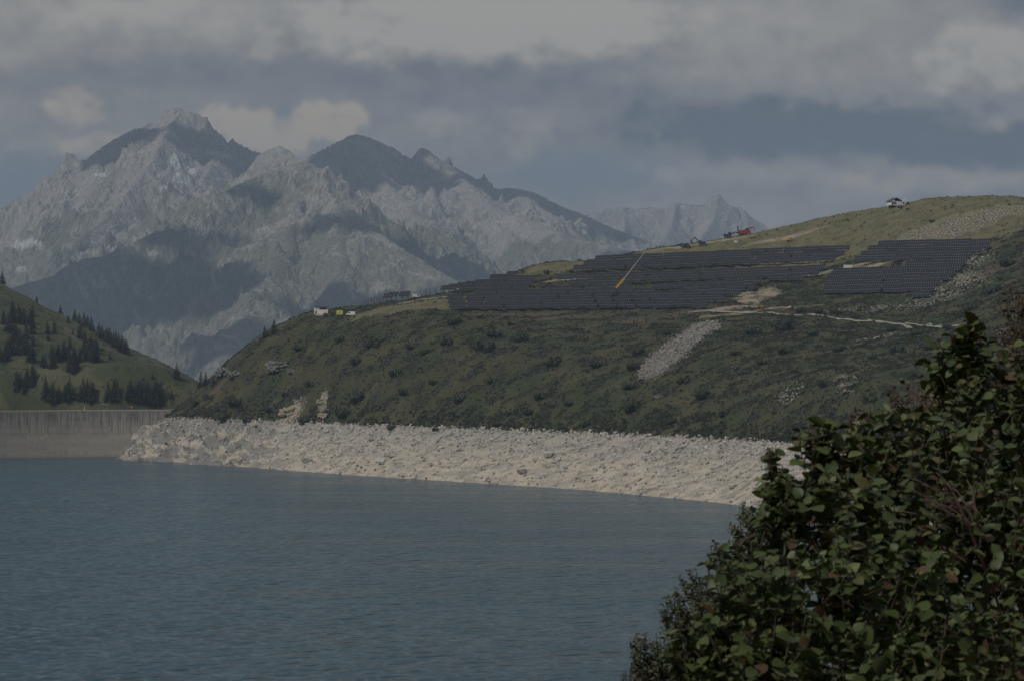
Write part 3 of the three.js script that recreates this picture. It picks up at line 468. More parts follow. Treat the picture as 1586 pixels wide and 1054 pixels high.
{
  const r = rng(90), spots = [[705, 498, 34], [764, 518, 36], [802, 524, 36], [791, 500, 16], [749, 541, 40], [576, 533, 38], [525, 524, 24], [461, 540, 20], [550, 560, 26], [635, 536, 22], [658, 545, 20], [690, 530, 26], [895, 508, 15], [612, 578, 26], [922, 565, 28], [990, 545, 30], [982, 568, 28], [855, 563, 32], [840, 614, 34], [976, 598, 30], [974, 634, 40], [1090, 612, 34], [1057, 589, 28], [713, 619, 30], [817, 638, 24], [1215, 544, 38], [1035, 514, 20], [1169, 513, 38], [1211, 508, 42], [1260, 516, 32], [1279, 595, 32], [551, 617, 38], [626, 608, 28], [324, 614, 26], [362, 624, 34], [384, 648, 26], [441, 609, 16], [528, 644, 36], [676, 664, 18], [607, 662, 20], [301, 625, 24], [343, 646, 30], [1243, 480, 22], [1270, 481, 26], [1297, 482, 22], [1325, 489, 16], [1390, 541, 28], [1440, 537, 30], [1470, 507, 28], [1500, 478, 32], [1420, 582, 28], [1350, 551, 22], [1540, 450, 36], [1560, 408, 32], [1345, 620, 30], [1180, 560, 24], [1140, 545, 22], [880, 622, 24], [760, 590, 22], [670, 590, 20], [480, 596, 22], [418, 634, 24], [1300, 540, 24], [1120, 640, 26], [1040, 650, 24], [905, 655, 22], [470, 652, 24], [300, 640, 20], [770, 655, 20], [845, 420, 14], [886, 418, 12], [1445, 340, 12], [1380, 510, 24], [1420, 515, 22]];
  spots.sort((a, b) => a[0] - b[0]);
  spots.forEach(([px, py, w], i) => {
    const v = sight(px, py + 4), m = w * -v.z / F * 0.56, t = thing('hillside_shrub', `rounded green shrub on the solar hill, ${ordinal(i + 1)} from the left`, 'shrub', 'rounded shrubs on the solar hill');
    t.position.set(v.x, v.y - 0.15 * m, v.z); t.rotation.y = r() * 6.28; t.scale.set(m, m * (0.85 + 0.35 * r()), m * 0.9);
    part('foliage', bushShapes[i % 4], bushGreens[Math.floor(r() * 4)], t); part('stem', stemG, barkM, t);
  });
}
// low heath and alpine rose: a continuous cover nobody could count
{
  const r = rng(55), pos = [];
  for (let i = 0; i < 26; i++) { const u = 0.05 + 0.95 * r(), a = r() * 6.283, s = Math.sqrt(1 - u * u), n = new THREE.Vector3(s * Math.cos(a), u, s * Math.sin(a)), c = n.clone().multiply(new THREE.Vector3(0.5, 0.42, 0.5)).multiplyScalar(0.75 + 0.35 * r()), t = new THREE.Vector3(r() - 0.5, r() - 0.5, r() - 0.5).cross(n).normalize(), b = n.clone().add(new THREE.Vector3(r() - 0.5, r() - 0.5, r() - 0.5)).cross(t).normalize(), w = 0.13 + 0.09 * r();
    for (const [i2, j2] of [[-1, 0], [0, 1.2], [1, 0], [-1, 0], [1, 0], [0, -1.2]]) pos.push(c.x + (t.x * i2 + b.x * j2) * w, c.y + (t.y * i2 + b.y * j2) * w, c.z + (t.z * i2 + b.z * j2) * w); }
  const clump = new THREE.BufferGeometry(); clump.setAttribute('position', new THREE.Float32BufferAttribute(pos, 3)); clump.computeVertexNormals();
  const list = [], M = new THREE.Matrix4(), Qn = new THREE.Quaternion(), E = new THREE.Euler();
  const bare = [...earth, ...scree];
  for (let i = 0; i < 420000 && list.length < 95000; i++) {
    const d = lerp(880, 1620, r()), x = d * lerp(-0.18, 0.26, r()); if (x < X0 || x > X1) continue;
    const y = groundY(x, d); if (y < FULL + 0.8) continue;
    const m = fbm(x / 21 + 70, d / 21, 4, 0.6), edgeBelt = 1 - sstep(FULL + 2, FULL + 16, y);
    let want = 0.15 + 0.85 * sstep(-0.15, 0.2, m + 0.25 * edgeBelt + 0.1 * sstep(60, 160, x) - 0.1);
    for (const z of bare) want *= 1 - inZone(z, x, d, 0); let dry = 0; for (const z of dryTop) dry = Math.max(dry, inZone(z, x, d, 0.2 * m)); want *= 1 - 0.9 * dry; for (const z of reddish) want *= 1 - 0.7 * inZone(z, x, d, 0);
    if (r() > want) continue;
    const lowf = fbm(x / 33 + 11, d / 33, 3), s = (0.6 + 1.0 * r() * r() + (r() < 0.05 ? 1.3 * r() : 0)) * (1 + 0.5 * edgeBelt); E.set(0, r() * 6.28, 0);
    const k = (0.75 + 0.5 * r()) * (1 + 0.45 * lowf), hue = clamp(r() + 0.5 * fbm(x / 45 + 90, d / 45, 3), 0, 1);
    list.push([M.compose(new THREE.Vector3(x, y - 0.05, -d), Qn.setFromEuler(E), new THREE.Vector3(s, s * (0.7 + 0.6 * r()), s)).clone(), hue < 0.55 ? rgb(0.025 * k, 0.031 * k, 0.018 * k) : hue < 0.8 ? rgb(0.040 * k, 0.046 * k, 0.020 * k) : hue < 0.92 ? rgb(0.034 * k, 0.046 * k, 0.031 * k) : rgb(0.060 * k, 0.050 * k, 0.032 * k)]);
  }
  const im = new THREE.InstancedMesh(clump, mat(1, 1, 1, 1), list.length); list.forEach(([m, c], i) => { im.setMatrixAt(i, m); im.setColorAt(i, c); }); im.castShadow = im.receiveShadow = true;
  add(im, 'heath'); im.userData.kind = 'stuff'; im.userData.label = 'low dark heath covering the hillside';
  const far = []; for (let i = 0; i < 60000 && far.length < 11000; i++) { const d = lerp(1548, 1860, r()), x = lerp(-480, -215, r()); if (fbm(x / 22, d / 22, 3, 0.6) + 0.1 * r() < 0.02) continue; const s = 0.6 + 1.3 * r() * r(), k = 0.75 + 0.5 * r(); E.set(0, r() * 6.28, 0); far.push([M.compose(new THREE.Vector3(x, leftY(x, d) - 0.1, -d), Qn.setFromEuler(E), new THREE.Vector3(s, s * 0.7, s)).clone(), r() < 0.6 ? rgb(0.036 * k, 0.045 * k, 0.024 * k) : rgb(0.060 * k, 0.062 * k, 0.034 * k)]); }
  const fm = new THREE.InstancedMesh(clump, im.material, far.length); far.forEach(([m, c], i) => { fm.setMatrixAt(i, m); fm.setColorAt(i, c); }); fm.castShadow = fm.receiveShadow = true; add(fm, 'heath'); fm.userData.kind = 'stuff'; fm.userData.label = 'low heath tussocks on the slope behind the dam';
}

// ---------------------------------------------------------------- rock: boulders, rubble and scree
function rockShape(seed, detail = 2, rough = 0.34) {
  const g = mergeVertices(new THREE.IcosahedronGeometry(0.5, detail).deleteAttribute('normal').deleteAttribute('uv')), p = g.attributes.position, r = rng(seed), cuts = [];
  for (let i = 0; i < 9; i++) { const n = new THREE.Vector3(r() - 0.5, r() - 0.5, r() - 0.5).normalize(); cuts.push([n, 0.26 + 0.16 * r()]); }
  const v = new THREE.Vector3();
  for (let i = 0; i < p.count; i++) { v.fromBufferAttribute(p, i); for (const [n, c] of cuts) { const q = v.dot(n); if (q > c) v.addScaledVector(n, c - q); } v.multiplyScalar(1 + rough * 0.3 * n3(v.x * 4 + seed, v.y * 4, v.z * 4)); p.setXYZ(i, v.x, v.y, v.z); }
  const h = g.toNonIndexed(); h.computeVertexNormals(); return h;
}
const boulderShapes = [rockShape(1, 3), rockShape(2, 3), rockShape(3, 3), rockShape(4, 3)], pebbleShapes = [rockShape(11, 1), rockShape(12, 1), rockShape(13, 1)];
const rockMs = [mat(0.36, 0.335, 0.29, 0.95), mat(0.30, 0.285, 0.255, 0.95), mat(0.41, 0.385, 0.34, 0.95), mat(0.24, 0.232, 0.215, 0.95)];
{
  const r = rng(31), spots = [[475, 716, 19], [592, 717, 19], [609, 706, 13], [519, 722, 8], [507, 669, 9], [575, 683, 10], [660, 709, 9], [765, 681, 13], [392, 660, 13], [721, 712, 9], [747, 727, 8], [851, 706, 19], [808, 733, 19], [781, 711, 11], [768, 681, 12], [1003, 700, 13], [1020, 711, 17], [1059, 693, 14], [1075, 682, 11], [1135, 755, 15], [1101, 763, 11], [969, 734, 11], [942, 678, 9], [1032, 702, 12], [612, 716, 8], [700, 690, 9], [880, 690, 11], [920, 745, 10], [1160, 720, 12], [560, 700, 8], [640, 690, 9], [1115, 700, 12]];
  spots.sort((a, b) => a[0] - b[0]).forEach(([px, py, w], i) => {
    const v = sight(px, py), m = w * -v.z / F, t = tag(add(new THREE.Mesh(boulderShapes[i % 4], rockMs[i * 7 % 4]), 'shore_boulder'), `pale boulder lying on the drained lake shore, ${ordinal(i + 1)} from the left`, 'boulder', 'boulders on the drained shore');
    t.position.set(v.x, v.y + 0.12 * m, v.z); t.rotation.set(r() * 0.5, r() * 6.28, 0.35 * (r() - 0.5)); t.scale.set(m * 1.1, m * (0.55 + 0.25 * r()), m * 0.9); t.castShadow = t.receiveShadow = true;
  });
  const cragM = mat(0.13, 0.127, 0.118, 1), ochreM = mat(0.27, 0.235, 0.17, 1), cragShapes = [51, 62, 73].map((k) => rockShape(k, 7, 1.1));
  const crags = [[428, 570, 34, 'grey crag breaking out of the grass above the dam end'], [452, 578, 16, 'low grey rock beside the crag above the dam end'], [346, 578, 26, 'dark rocky knob on the shoulder above the dam'], [362, 584, 24, 'dark rock below the knob on the shoulder above the dam'], [1020, 616, 12, 'grey rock lying in the heath below the scree'], [446, 640, 26, 'ochre rock face just above the drained belt'], [498, 622, 14, 'ochre rock in the bare streak above the drained belt'], [500, 646, 14, 'pale rock at the foot of the bare streak']];
  for (const [px, py, w, label] of crags) { const v = sight(px, py), m = w * -v.z / F, t = tag(add(new THREE.Mesh(cragShapes[Math.floor(r() * 3)], label.startsWith('ochre') || label.startsWith('pale') ? ochreM : cragM), 'rock_outcrop'), label, 'rock'); t.position.set(v.x, v.y + 0.05 * m, v.z); t.rotation.set(0.3, r() * 6, 0.2); t.scale.set(m * 1.2, m * 0.75, m); }
  const scatter = (name, label, n, where, size, colour) => {
    const lists = [[], [], []], M = new THREE.Matrix4(), q = new THREE.Quaternion();
    for (let i = 0, tries = 0; i < n && tries < n * 30; tries++) { const w = where(); if (!w) continue; const s = size(); lists[i % 3].push([M.compose(new THREE.Vector3(w[0], groundY(w[0], w[1]) + 0.1 * s, -w[1]), q.setFromEuler(new THREE.Euler(r() * 6, r() * 6, r() * 6)), new THREE.Vector3(s * 1.2, s * 0.8, s)).clone(), colour()]); i++; }
    lists.forEach((L, k) => { const im = new THREE.InstancedMesh(pebbleShapes[k], mat(1, 1, 1, 0.95), L.length); L.forEach(([m, c], i) => { im.setMatrixAt(i, m); im.setColorAt(i, c); }); im.castShadow = im.receiveShadow = true; add(im, name); im.userData.kind = 'stuff'; im.userData.label = label; });
  };
  const grey = (a, b) => () => { const k = lerp(a, b, r()), w = r(); return rgb(k * (1.0 + 0.03 * w), k * (0.97 - 0.03 * w), k * (0.92 - 0.09 * w)); };
  scatter('shore_rubble', 'loose stones strewn over the drained shore', 13000, () => { const d = lerp(850, 1500, r()), x = d * lerp(-0.165, 0.16, r()), y = groundY(x, d); return y > 0.2 && y < FULL + 1.5 && r() < 0.12 + 0.88 * sstep(-0.1, 0.4, fbm(x / 14, d / 14, 3) + 1.1 * (y / FULL - 0.6)) ? [x, d] : null; }, () => 0.3 + 2.0 * r() ** 4, grey(0.22, 0.50));
  scatter('scree_stones', 'tongue of broken grey stones running down the hill', 3600, () => { const z = scree[Math.floor(r() * scree.length)], x = z[0] + (r() * 2 - 1) * z[2] * 1.15, d = z[1] + (r() * 2 - 1) * z[3] * 1.15; return inZone(z, x, d, 0.45 * n2(x / 5, d / 5) + 0.1) > r() ? [x, d] : null; }, () => 0.5 + 1.2 * r() ** 2, grey(0.11, 0.31));
  scatter('hill_stones', 'scattered pale stones lying in the hillside turf', 1100, () => { const z = stony[Math.floor(r() * stony.length)], x = z[0] + (r() * 2 - 1) * z[2] * 1.3, d = z[1] + (r() * 2 - 1) * z[3] * 1.3; return groundY(x, d) > FULL && inZone(z, x, d, 0.4 * n2(x / 6, d / 6)) > r() ? [x, d] : null; }, () => 0.3 + 1.2 * r() ** 4, grey(0.16, 0.32));
}
// ---------------------------------------------------------------- solar tables
const glassM = new THREE.MeshPhysicalMaterial({ color: rgb(0.010, 0.012, 0.020), roughness: 0.16, ior: 1.5, specularIntensity: 0.55 }), aluM = mat(0.21, 0.215, 0.225, 0.5, { metalness: 0.3 }), steelM = mat(0.13, 0.13, 0.135, 0.65, { metalness: 0.3 }), backM = mat(0.05, 0.05, 0.055, 0.8);
const MW = 1.5, MH = 1.95, TILT = 56 * Math.PI / 180, FACE = 36 * Math.PI / 180;     // module width and height, tilt, turn of the rows towards the sun
const cosT = Math.cos(TILT), sinT = Math.sin(TILT), LIFT = 1.7;
const tilted = (g) => g.rotateX(-(Math.PI / 2 - TILT)).translate(0, LIFT, 0);           // local up of the panel plane leans back (-z)
function tableParts(n, rows = 2) {
  const W = n * MW, row = [];
  const cells = []; for (let i = 0; i < n; i++) cells.push(box(MW - 0.13, MH - 0.15, 0.045, -W / 2 + (i + 0.5) * MW, 0, 0.02));
  const rims = []; for (let i = 0; i < n; i++) { const x = -W / 2 + (i + 0.5) * MW; rims.push(box(0.05, MH - 0.03, 0.07, x - MW / 2 + 0.04, 0, 0), box(0.05, MH - 0.03, 0.07, x + MW / 2 - 0.04, 0, 0), box(MW - 0.13, 0.045, 0.07, x, MH / 2 - 0.045, 0), box(MW - 0.13, 0.045, 0.07, x, -MH / 2 + 0.045, 0)); }
  for (let k = 0; k < rows; k++) row.push({ glass: tilted(merge(cells.map((g) => g.clone())).translate(0, (k + 0.5) * MH, 0)), rim: tilted(merge(rims.map((g) => g.clone())).translate(0, (k + 0.5) * MH, 0)) });
  const rails = []; for (const f of [0.25, 0.75, 1.25, 1.75]) if (f < rows) rails.push(tilted(box(W, 0.1, 0.12, 0, f * MH, -0.12)));
  const nl = Math.max(2, Math.round(W / 4.2)), legs = [];
  for (let i = 0; i < nl; i++) { const x = -W / 2 + (i + 0.5) * W / nl, mid = rows * MH / 2, y1 = LIFT + mid * sinT, z1 = -mid * cosT - 0.2; legs.push(merge([beam([x, -1.6, z1], [x, y1, z1], 0.2), beam([x, -0.2, z1], [x, LIFT + 0.25 * MH * sinT, -0.25 * MH * cosT - 0.2], 0.12), beam([x, -1.6, z1 - 1.6], [x, y1 + 0.2, z1 - 0.05], 0.12)])); }
  return { row, rails: merge(rails), legs };
}
const tableKinds = new Map();
function solarTable(n, label, group, bare = false) {
  if (!tableKinds.has(n)) tableKinds.set(n, tableParts(n));
  const k = tableKinds.get(n), t = thing('solar_table', label, 'solar table', group);
  for (const r of k.row) { const p = part('panel_row', r.glass, glassM, t); part('panel_frame', r.rim, aluM, p); }
  part('mounting_rails', k.rails, steelM, t); for (const l of k.legs) part('leg', l, steelM, t);
  return t;
}
{
  const r = rng(606), PITCH = 1 / Math.cos(FACE);
  // each row: start and end on the sight lines (x, y of the row's middle at both ends)
  const fields = [
    ['upper terrace', [[921, 399, 1315, 382], [903, 407, 1310, 391], [887, 414, 1296, 399]]],
    ['middle terrace', [[757, 423, 800, 423], [706, 431, 830, 429], [692, 438, 828, 437], [681, 445, 826, 445], [862, 429, 1285, 413], [880, 437, 1270, 421], [905, 445, 975, 443], [1010, 444, 1180, 434], [1190, 431, 1240, 428]]],
    ['lowest terrace', [[740, 452, 1010, 450], [858, 446, 900, 446], [1040, 452, 1165, 444], [690, 460, 1150, 453], [692, 467, 1128, 462], [694, 474, 1098, 471]]],
    ['right field', [[1361, 376, 1539, 373], [1346, 384, 1531, 381], [1334, 392, 1519, 389], [1324, 400, 1509, 397], [1404, 409, 1500, 406], [1290, 419, 1490, 414], [1282, 427, 1478, 422], [1279, 435, 1466, 430], [1277, 443, 1455, 438], [1275, 450, 1447, 446], [1412, 456, 1440, 455]]],
  ];
  for (const [where, rows] of fields) rows.forEach(([xa, ya, xb, yb], ri) => {
    const spots = []; let px = xa;
    for (let guard = 0; px < xb - 8 && guard < 60; guard++) {
      const py0 = lerp(ya, yb, (px - xa) / (xb - xa)), v0 = sight(px, py0 + 8.5, 1180), scale = F / -v0.z, n = Math.min(9, Math.max(4, Math.floor((xb - px) / scale * PITCH / MW))), w = n * MW * Math.cos(FACE) * scale, mid = px + w / 2, v = sight(mid, lerp(ya, yb, (mid - xa) / (xb - xa)) + 8.5, 1180);
      spots.push([v, n]); px += w + 1.2 + (r() < 0.18 ? 2 : 0);
    }
    spots.forEach(([v, n], i) => {
      const t = solarTable(n, `solar table on the ${where}, ${ordinal(ri + 1)} row down, ${ordinal(i + 1)} from the left`, 'solar tables of the ' + where);
      t.position.copy(v); t.rotation.y = -FACE + (r() - 0.5) * 0.05; t.rotation.z = 0.012 * (r() - 0.5); t.position.y += (r() - 0.5) * 0.25;
    });
  });
  // the unfinished group at the edge of the plateau: panels seen against the light, and bare stands
  const edgeRows = [[598, 453, 636, 450], [588, 461, 636, 456]];
  edgeRows.forEach(([xa, ya, xb, yb], ri) => { for (let i = 0; i < 2; i++) { const f = (i + 0.5) / 2, v = sight(lerp(xa, xb, f), lerp(ya, yb, f) + 9, 1400), t = solarTable(5 - ri % 1, `short solar table at the plateau edge beside the white cabin, ${ri ? 'lower' : 'upper'} row, ${i ? 'right' : 'left'} one`, 'solar tables at the plateau edge'); t.position.copy(v); t.position.y += 1.2; t.rotation.y = -0.5; } });
  const standG = tableParts(4).legs[0], st2 = merge([beam([0, -0.5, 0], [0, 4.6, -0.6], 0.26), beam([0, -0.5, -2.2], [0, 4.4, -0.6], 0.2), beam([-1.6, 4.5, -0.6], [1.6, 4.5, -0.6], 0.18)]);
  [[561, 478], [565, 476], [569, 474], [574, 472], [578, 470], [583, 468], [587, 466], [592, 464], [640, 460], [658, 458], [664, 457], [673, 456], [682, 455]].forEach(([px, py], i) => { const v = sight(px, py, 1400), t = tag(add(new THREE.Mesh(st2, steelM), 'panel_stand'), `bare dark steel panel stand at the plateau edge, ${ordinal(i + 1)} from the left`, 'stand', 'bare panel stands'); t.position.set(v.x, v.y, v.z); t.rotation.y = -0.9 + 0.6 * r(); t.castShadow = true; });
}

// ---------------------------------------------------------------- buildings, vehicles and machines
const white = mat(0.72, 0.71, 0.68, 0.6), darkM = mat(0.025, 0.025, 0.028, 0.7), tyreM = mat(0.02, 0.02, 0.02, 0.9), windowM = new THREE.MeshPhysicalMaterial({ color: rgb(0.02, 0.025, 0.03), roughness: 0.12 }), redM = mat(0.34, 0.03, 0.035, 0.5), yellowM = mat(0.52, 0.29, 0.045, 0.55), orangeM = mat(0.45, 0.15, 0.06, 0.6), roofM = mat(0.07, 0.075, 0.08, 0.8), woodM = mat(0.14, 0.085, 0.05, 0.9), limeM = mat(0.62, 0.62, 0.10, 0.55), greyM = mat(0.30, 0.31, 0.32, 0.5);
const spot = (px, py, from = 1180) => sight(px, py, from);
function put(t, px, py, turn = 0, s = 1, from) { const v = spot(px, py, from); t.position.copy(v); t.rotation.y = turn; t.scale.setScalar(s); return t; }
function cabin(label, name, w, h, d, roof, gable) {
  const t = thing(name, label, 'building');
  const wall = part('wall', box(w, h, d, 0, h / 2 - 0.4, 0), white, t);
  if (gable) part('roof', prism([[-w / 2 - 0.6, h - 0.7], [0, h + gable], [w / 2 + 0.6, h - 0.7], [w / 2 + 0.6, h - 0.42], [0, h + gable + 0.3], [-w / 2 - 0.6, h - 0.42]], d + 1.2, 0.02), roof, t);
  else part('roof', box(w + 1.0, 0.28, d + 1.2, 0.2, h - 0.1, 0.2).rotateZ(-0.02), roof, t);
  return [t, wall];
}
{
  let [t, w] = cabin('white flat-roofed site cabin on the plateau edge above the dam', 'site_cabin', 8.6, 4.8, 5, roofM, 0); put(t, 497, 487, 0.15, 1, 1380);
  const win = part('window', box(4.6, 0.9, 0.12, 1.2, 3.5, 2.56), windowM, t); part('window_frame', merge([box(4.8, 0.1, 0.16, 1.2, 3.98, 2.56), box(4.8, 0.1, 0.16, 1.2, 3.02, 2.56)]), woodM, win); part('door', box(1.0, 2.1, 0.12, -3.4, 0.75, 2.56), woodM, t);
  [t] = cabin('small white hut with a dark pitched roof on the hilltop skyline', 'hilltop_hut', 8.0, 3.5, 6, roofM, 1.6); put(t, 1386, 319, 0.35, 1, 1300);
  for (const x of [-1.3]) { const q = part('window', box(2.1, 0.9, 0.12, x, 1.7, 3.05), windowM, t); part('window_frame', box(2.3, 0.12, 0.16, x, 1.2, 3.05), roofM, q); } part('door', box(0.95, 2, 0.12, -3.2, 0.7, 3.05), woodM, t); part('chimney', box(0.5, 1.4, 0.5, -1.4, 4.6, -0.8), roofM, t); part('terrace', box(12, 0.5, 3, -1, -0.3, 4.4), woodM, t);
  const hut = thing('wooden_hut', 'tiny brown wooden hut beside the track below the panels', 'building'); put(hut, 1225, 482, 0.3, 1, 1180);
  part('wall', box(3, 2.1, 2.6, 0, 0.8, 0), woodM, hut); part('roof', prism([[-1.9, 1.7], [0, 2.9], [1.9, 1.7], [1.9, 1.85], [0, 3.1], [-1.9, 1.85]], 3.2, 0.02), greyM, hut); part('door', box(0.8, 1.6, 0.1, 0.3, 0.7, 1.32), darkM, hut);
  const cont = thing('white_container', 'small white container standing between the two solar fields', 'container'); put(cont, 1314, 418, 0.1, 0.8); cont.position.y += 0.6; part('shell', box(6.6, 2.7, 2.4, 0, 1.4, 0), white, cont); for (let i = 0; i < 8; i++) part('rib', box(0.12, 2.4, 0.08, -2.8 + i * 0.8, 1.4, 1.24), white, cont); part('door', box(0.08, 2.2, 2, 3.33, 1.4, 0), greyM, cont);
  const lime = thing('yellow_container', 'bright yellow box container parked right of the white cabin', 'container'); put(lime, 526, 488, 0.2, 1, 1380); part('shell', prism([[-1.9, 0.2], [1.9, 0.2], [1.9, 2.5], [1.3, 2.9], [-1.9, 2.9]], 2.4, 0.06), limeM, lime); part('hatch', box(1.2, 1.2, 0.1, -0.6, 1.7, 1.24), mat(0.5, 0.5, 0.08, 0.6), lime); for (const x of [-1.2, 1.2]) part('wheel', new THREE.CylinderGeometry(0.38, 0.38, 2.3, 12).rotateX(Math.PI / 2).translate(x, 0.38, 0), tyreM, lime);
}
function car(label, name, category, paint, van = false) {      // side outline pulled across, with wheel wells, windows and wheels
  const t = thing(name, label, category), L = van ? 5.4 : 4.4, H = van ? 2.3 : 1.5;
  const o = van ? [[-L / 2, 0.4], [L / 2, 0.4], [L / 2, 0.95], [L / 2 - 0.8, 1.15], [L / 2 - 1.5, H - 0.1], [L / 2 - 1.8, H], [-L / 2 + 0.1, H], [-L / 2, H - 0.2]] : [[-L / 2, 0.4], [L / 2, 0.4], [L / 2, 0.85], [L / 2 - 1.1, 0.98], [L / 2 - 1.8, H], [-L / 2 + 0.9, H], [-L / 2 + 0.1, 1.0]];
  part('body', prism(o, 1.8, 0.08), paint, t);
  for (const s of [-1, 1]) { part('window', prism(van ? [[L / 2 - 2.5, 1.25], [L / 2 - 1.1, 1.25], [L / 2 - 1.65, 2.05], [L / 2 - 2.5, 2.05]] : [[-1.5, 0.98], [1.0, 0.98], [0.45, 1.38], [-1.15, 1.38]], 0.04, 0.01).translate(0, 0, s * 0.9), windowM, t); }
  for (const x of [-L / 2 + 0.9, L / 2 - 0.95]) for (const s of [-1, 1]) { const w = part('wheel', new THREE.CylinderGeometry(0.36, 0.36, 0.24, 14).rotateX(Math.PI / 2).translate(x, 0.36, s * 0.84), tyreM, t); part('rim', new THREE.CylinderGeometry(0.2, 0.2, 0.05, 10).rotateX(Math.PI / 2).translate(x, 0.36, s * 0.97), greyM, w); }
  for (const s of [-1, 1]) part('headlight', box(0.06, 0.16, 0.34, L / 2 + 0.0, van ? 0.85 : 0.72, s * 0.6), white, t);
  return t;
}
put(car('red and white car parked before the white cabin', 'parked_car', 'car', mat(0.30, 0.06, 0.05, 0.5)), 505, 489, 0.1, 0.95, 1380);
put(car('white car parked left in front of the white cabin', 'parked_car', 'car', white), 494, 490, 0.05, 0.95, 1380);
put(car('white van parked right of the yellow container', 'parked_van', 'van', white, true), 543, 489, Math.PI - 0.1, 1.05, 1380);
put(car('white pickup by the plateau solar tables', 'parked_van', 'van', white, true), 645, 461, 0.2, 1.0, 1400);
put(car('dark car parked on the bench by the excavators', 'parked_car', 'car', darkM), 1062, 384, Math.PI - 0.15, 1.5, 1400);
function tracks(t, L = 3.6, gap = 1.9, m = darkM) { for (const s of [-1, 1]) { const tr = part('track', prism([[-L / 2 + 0.35, 0], [L / 2 - 0.35, 0], [L / 2, 0.35], [L / 2 - 0.3, 0.8], [-L / 2 + 0.3, 0.8], [-L / 2, 0.35]], 0.55, 0.05).translate(0, 0, s * gap / 2), m, t); for (const x of [-L / 2 + 0.5, 0, L / 2 - 0.5]) part('track_wheel', new THREE.CylinderGeometry(0.28, 0.28, 0.62, 10).rotateX(Math.PI / 2).translate(x, 0.4, s * gap / 2), greyM, tr); } }
function excavator(label, paint, boomM, [a, b, c, e]) {   // boom foot, elbow, wrist, bucket tip in side view
  const t = thing('excavator', label, 'excavator'); tracks(t);
  part('house', prism([[-2.1, 0.95], [1.3, 0.95], [1.3, 1.6], [0.5, 2.0], [-2.1, 2.1]], 2.3, 0.08), paint, t);
  const cab = part('cab', prism([[0.1, 1.1], [1.5, 1.1], [1.6, 1.8], [1.2, 3.0], [0.1, 3.0]], 1.0, 0.06).translate(0, 0, 0.62), paint, t); part('cab_window', prism([[0.3, 1.8], [1.4, 1.8], [1.1, 2.8], [0.3, 2.8]], 0.04, 0.01).translate(0, 0, 1.14), windowM, cab);
  const boom = part('boom', merge([beam([...a, -0.3], [...b, -0.3], 0.55, 0.4)]), boomM, t); part('hydraulic_ram', bar([a[0] + 0.5, a[1] - 0.3, -0.3], [(a[0] + b[0]) / 2, (a[1] + b[1]) / 2 - 0.1, -0.3], 0.12, 6), greyM, boom);
  part('arm', beam([...b, -0.3], [...c, -0.3], 0.42, 0.34), boomM, t);
  part('bucket', prism([[c[0], c[1]], [c[0] + 0.5, c[1] - 0.2], [e[0] + 0.4, e[1] + 0.2], [e[0], e[1]], [e[0] - 0.6, e[1] + 0.35], [c[0] - 0.4, c[1] - 0.3]], 1.1, 0.03).translate(0, 0, -0.3), darkM, t);
  return t;
}
put(excavator('dark excavator with arched arm reaching left on the bench', darkM, darkM, [[0.9, 1.5], [3.6, 4.6], [5.6, 2.6], [5.0, 1.2]]), 1087, 381, Math.PI - 0.1, 1.3, 1400);
put(excavator('dark excavator beside the red drill rig, arm lowered', mat(0.05, 0.045, 0.045, 0.6), darkM, [[0.9, 1.6], [3.8, 3.2], [6.4, 2.2], [6.2, 0.8]]), 1128, 369, 0.1, 1.35, 1400);
put(excavator('white and dark excavator in front of the hilltop hut', mat(0.5, 0.5, 0.48, 0.5), white, [[0.5, 1.5], [1.6, 4.4], [3.4, 3.0], [3.6, 1.6]]), 1397, 321, 0.1, 1.25, 1300);
put(excavator('small yellow excavator on the earth bench under the hilltop', yellowM, yellowM, [[0.8, 1.2], [2.2, 2.2], [3.4, 1.6], [3.3, 0.7]]), 1223, 374, 0.2, 0.85, 1400);
put(excavator('small dark yellow excavator on the turf right of the drill rig', mat(0.3, 0.22, 0.04, 0.6), yellowM, [[0.8, 1.2], [2.0, 2.0], [2.9, 1.2], [2.8, 0.5]]), 1166, 369, Math.PI - 0.3, 0.9, 1400);
put(excavator('tiny red excavator at work on the track below the panels', orangeM, redM, [[0.8, 1.2], [2.0, 2.0], [2.9, 1.2], [2.8, 0.5]]), 1179, 484, 0.4, 0.8, 1180);
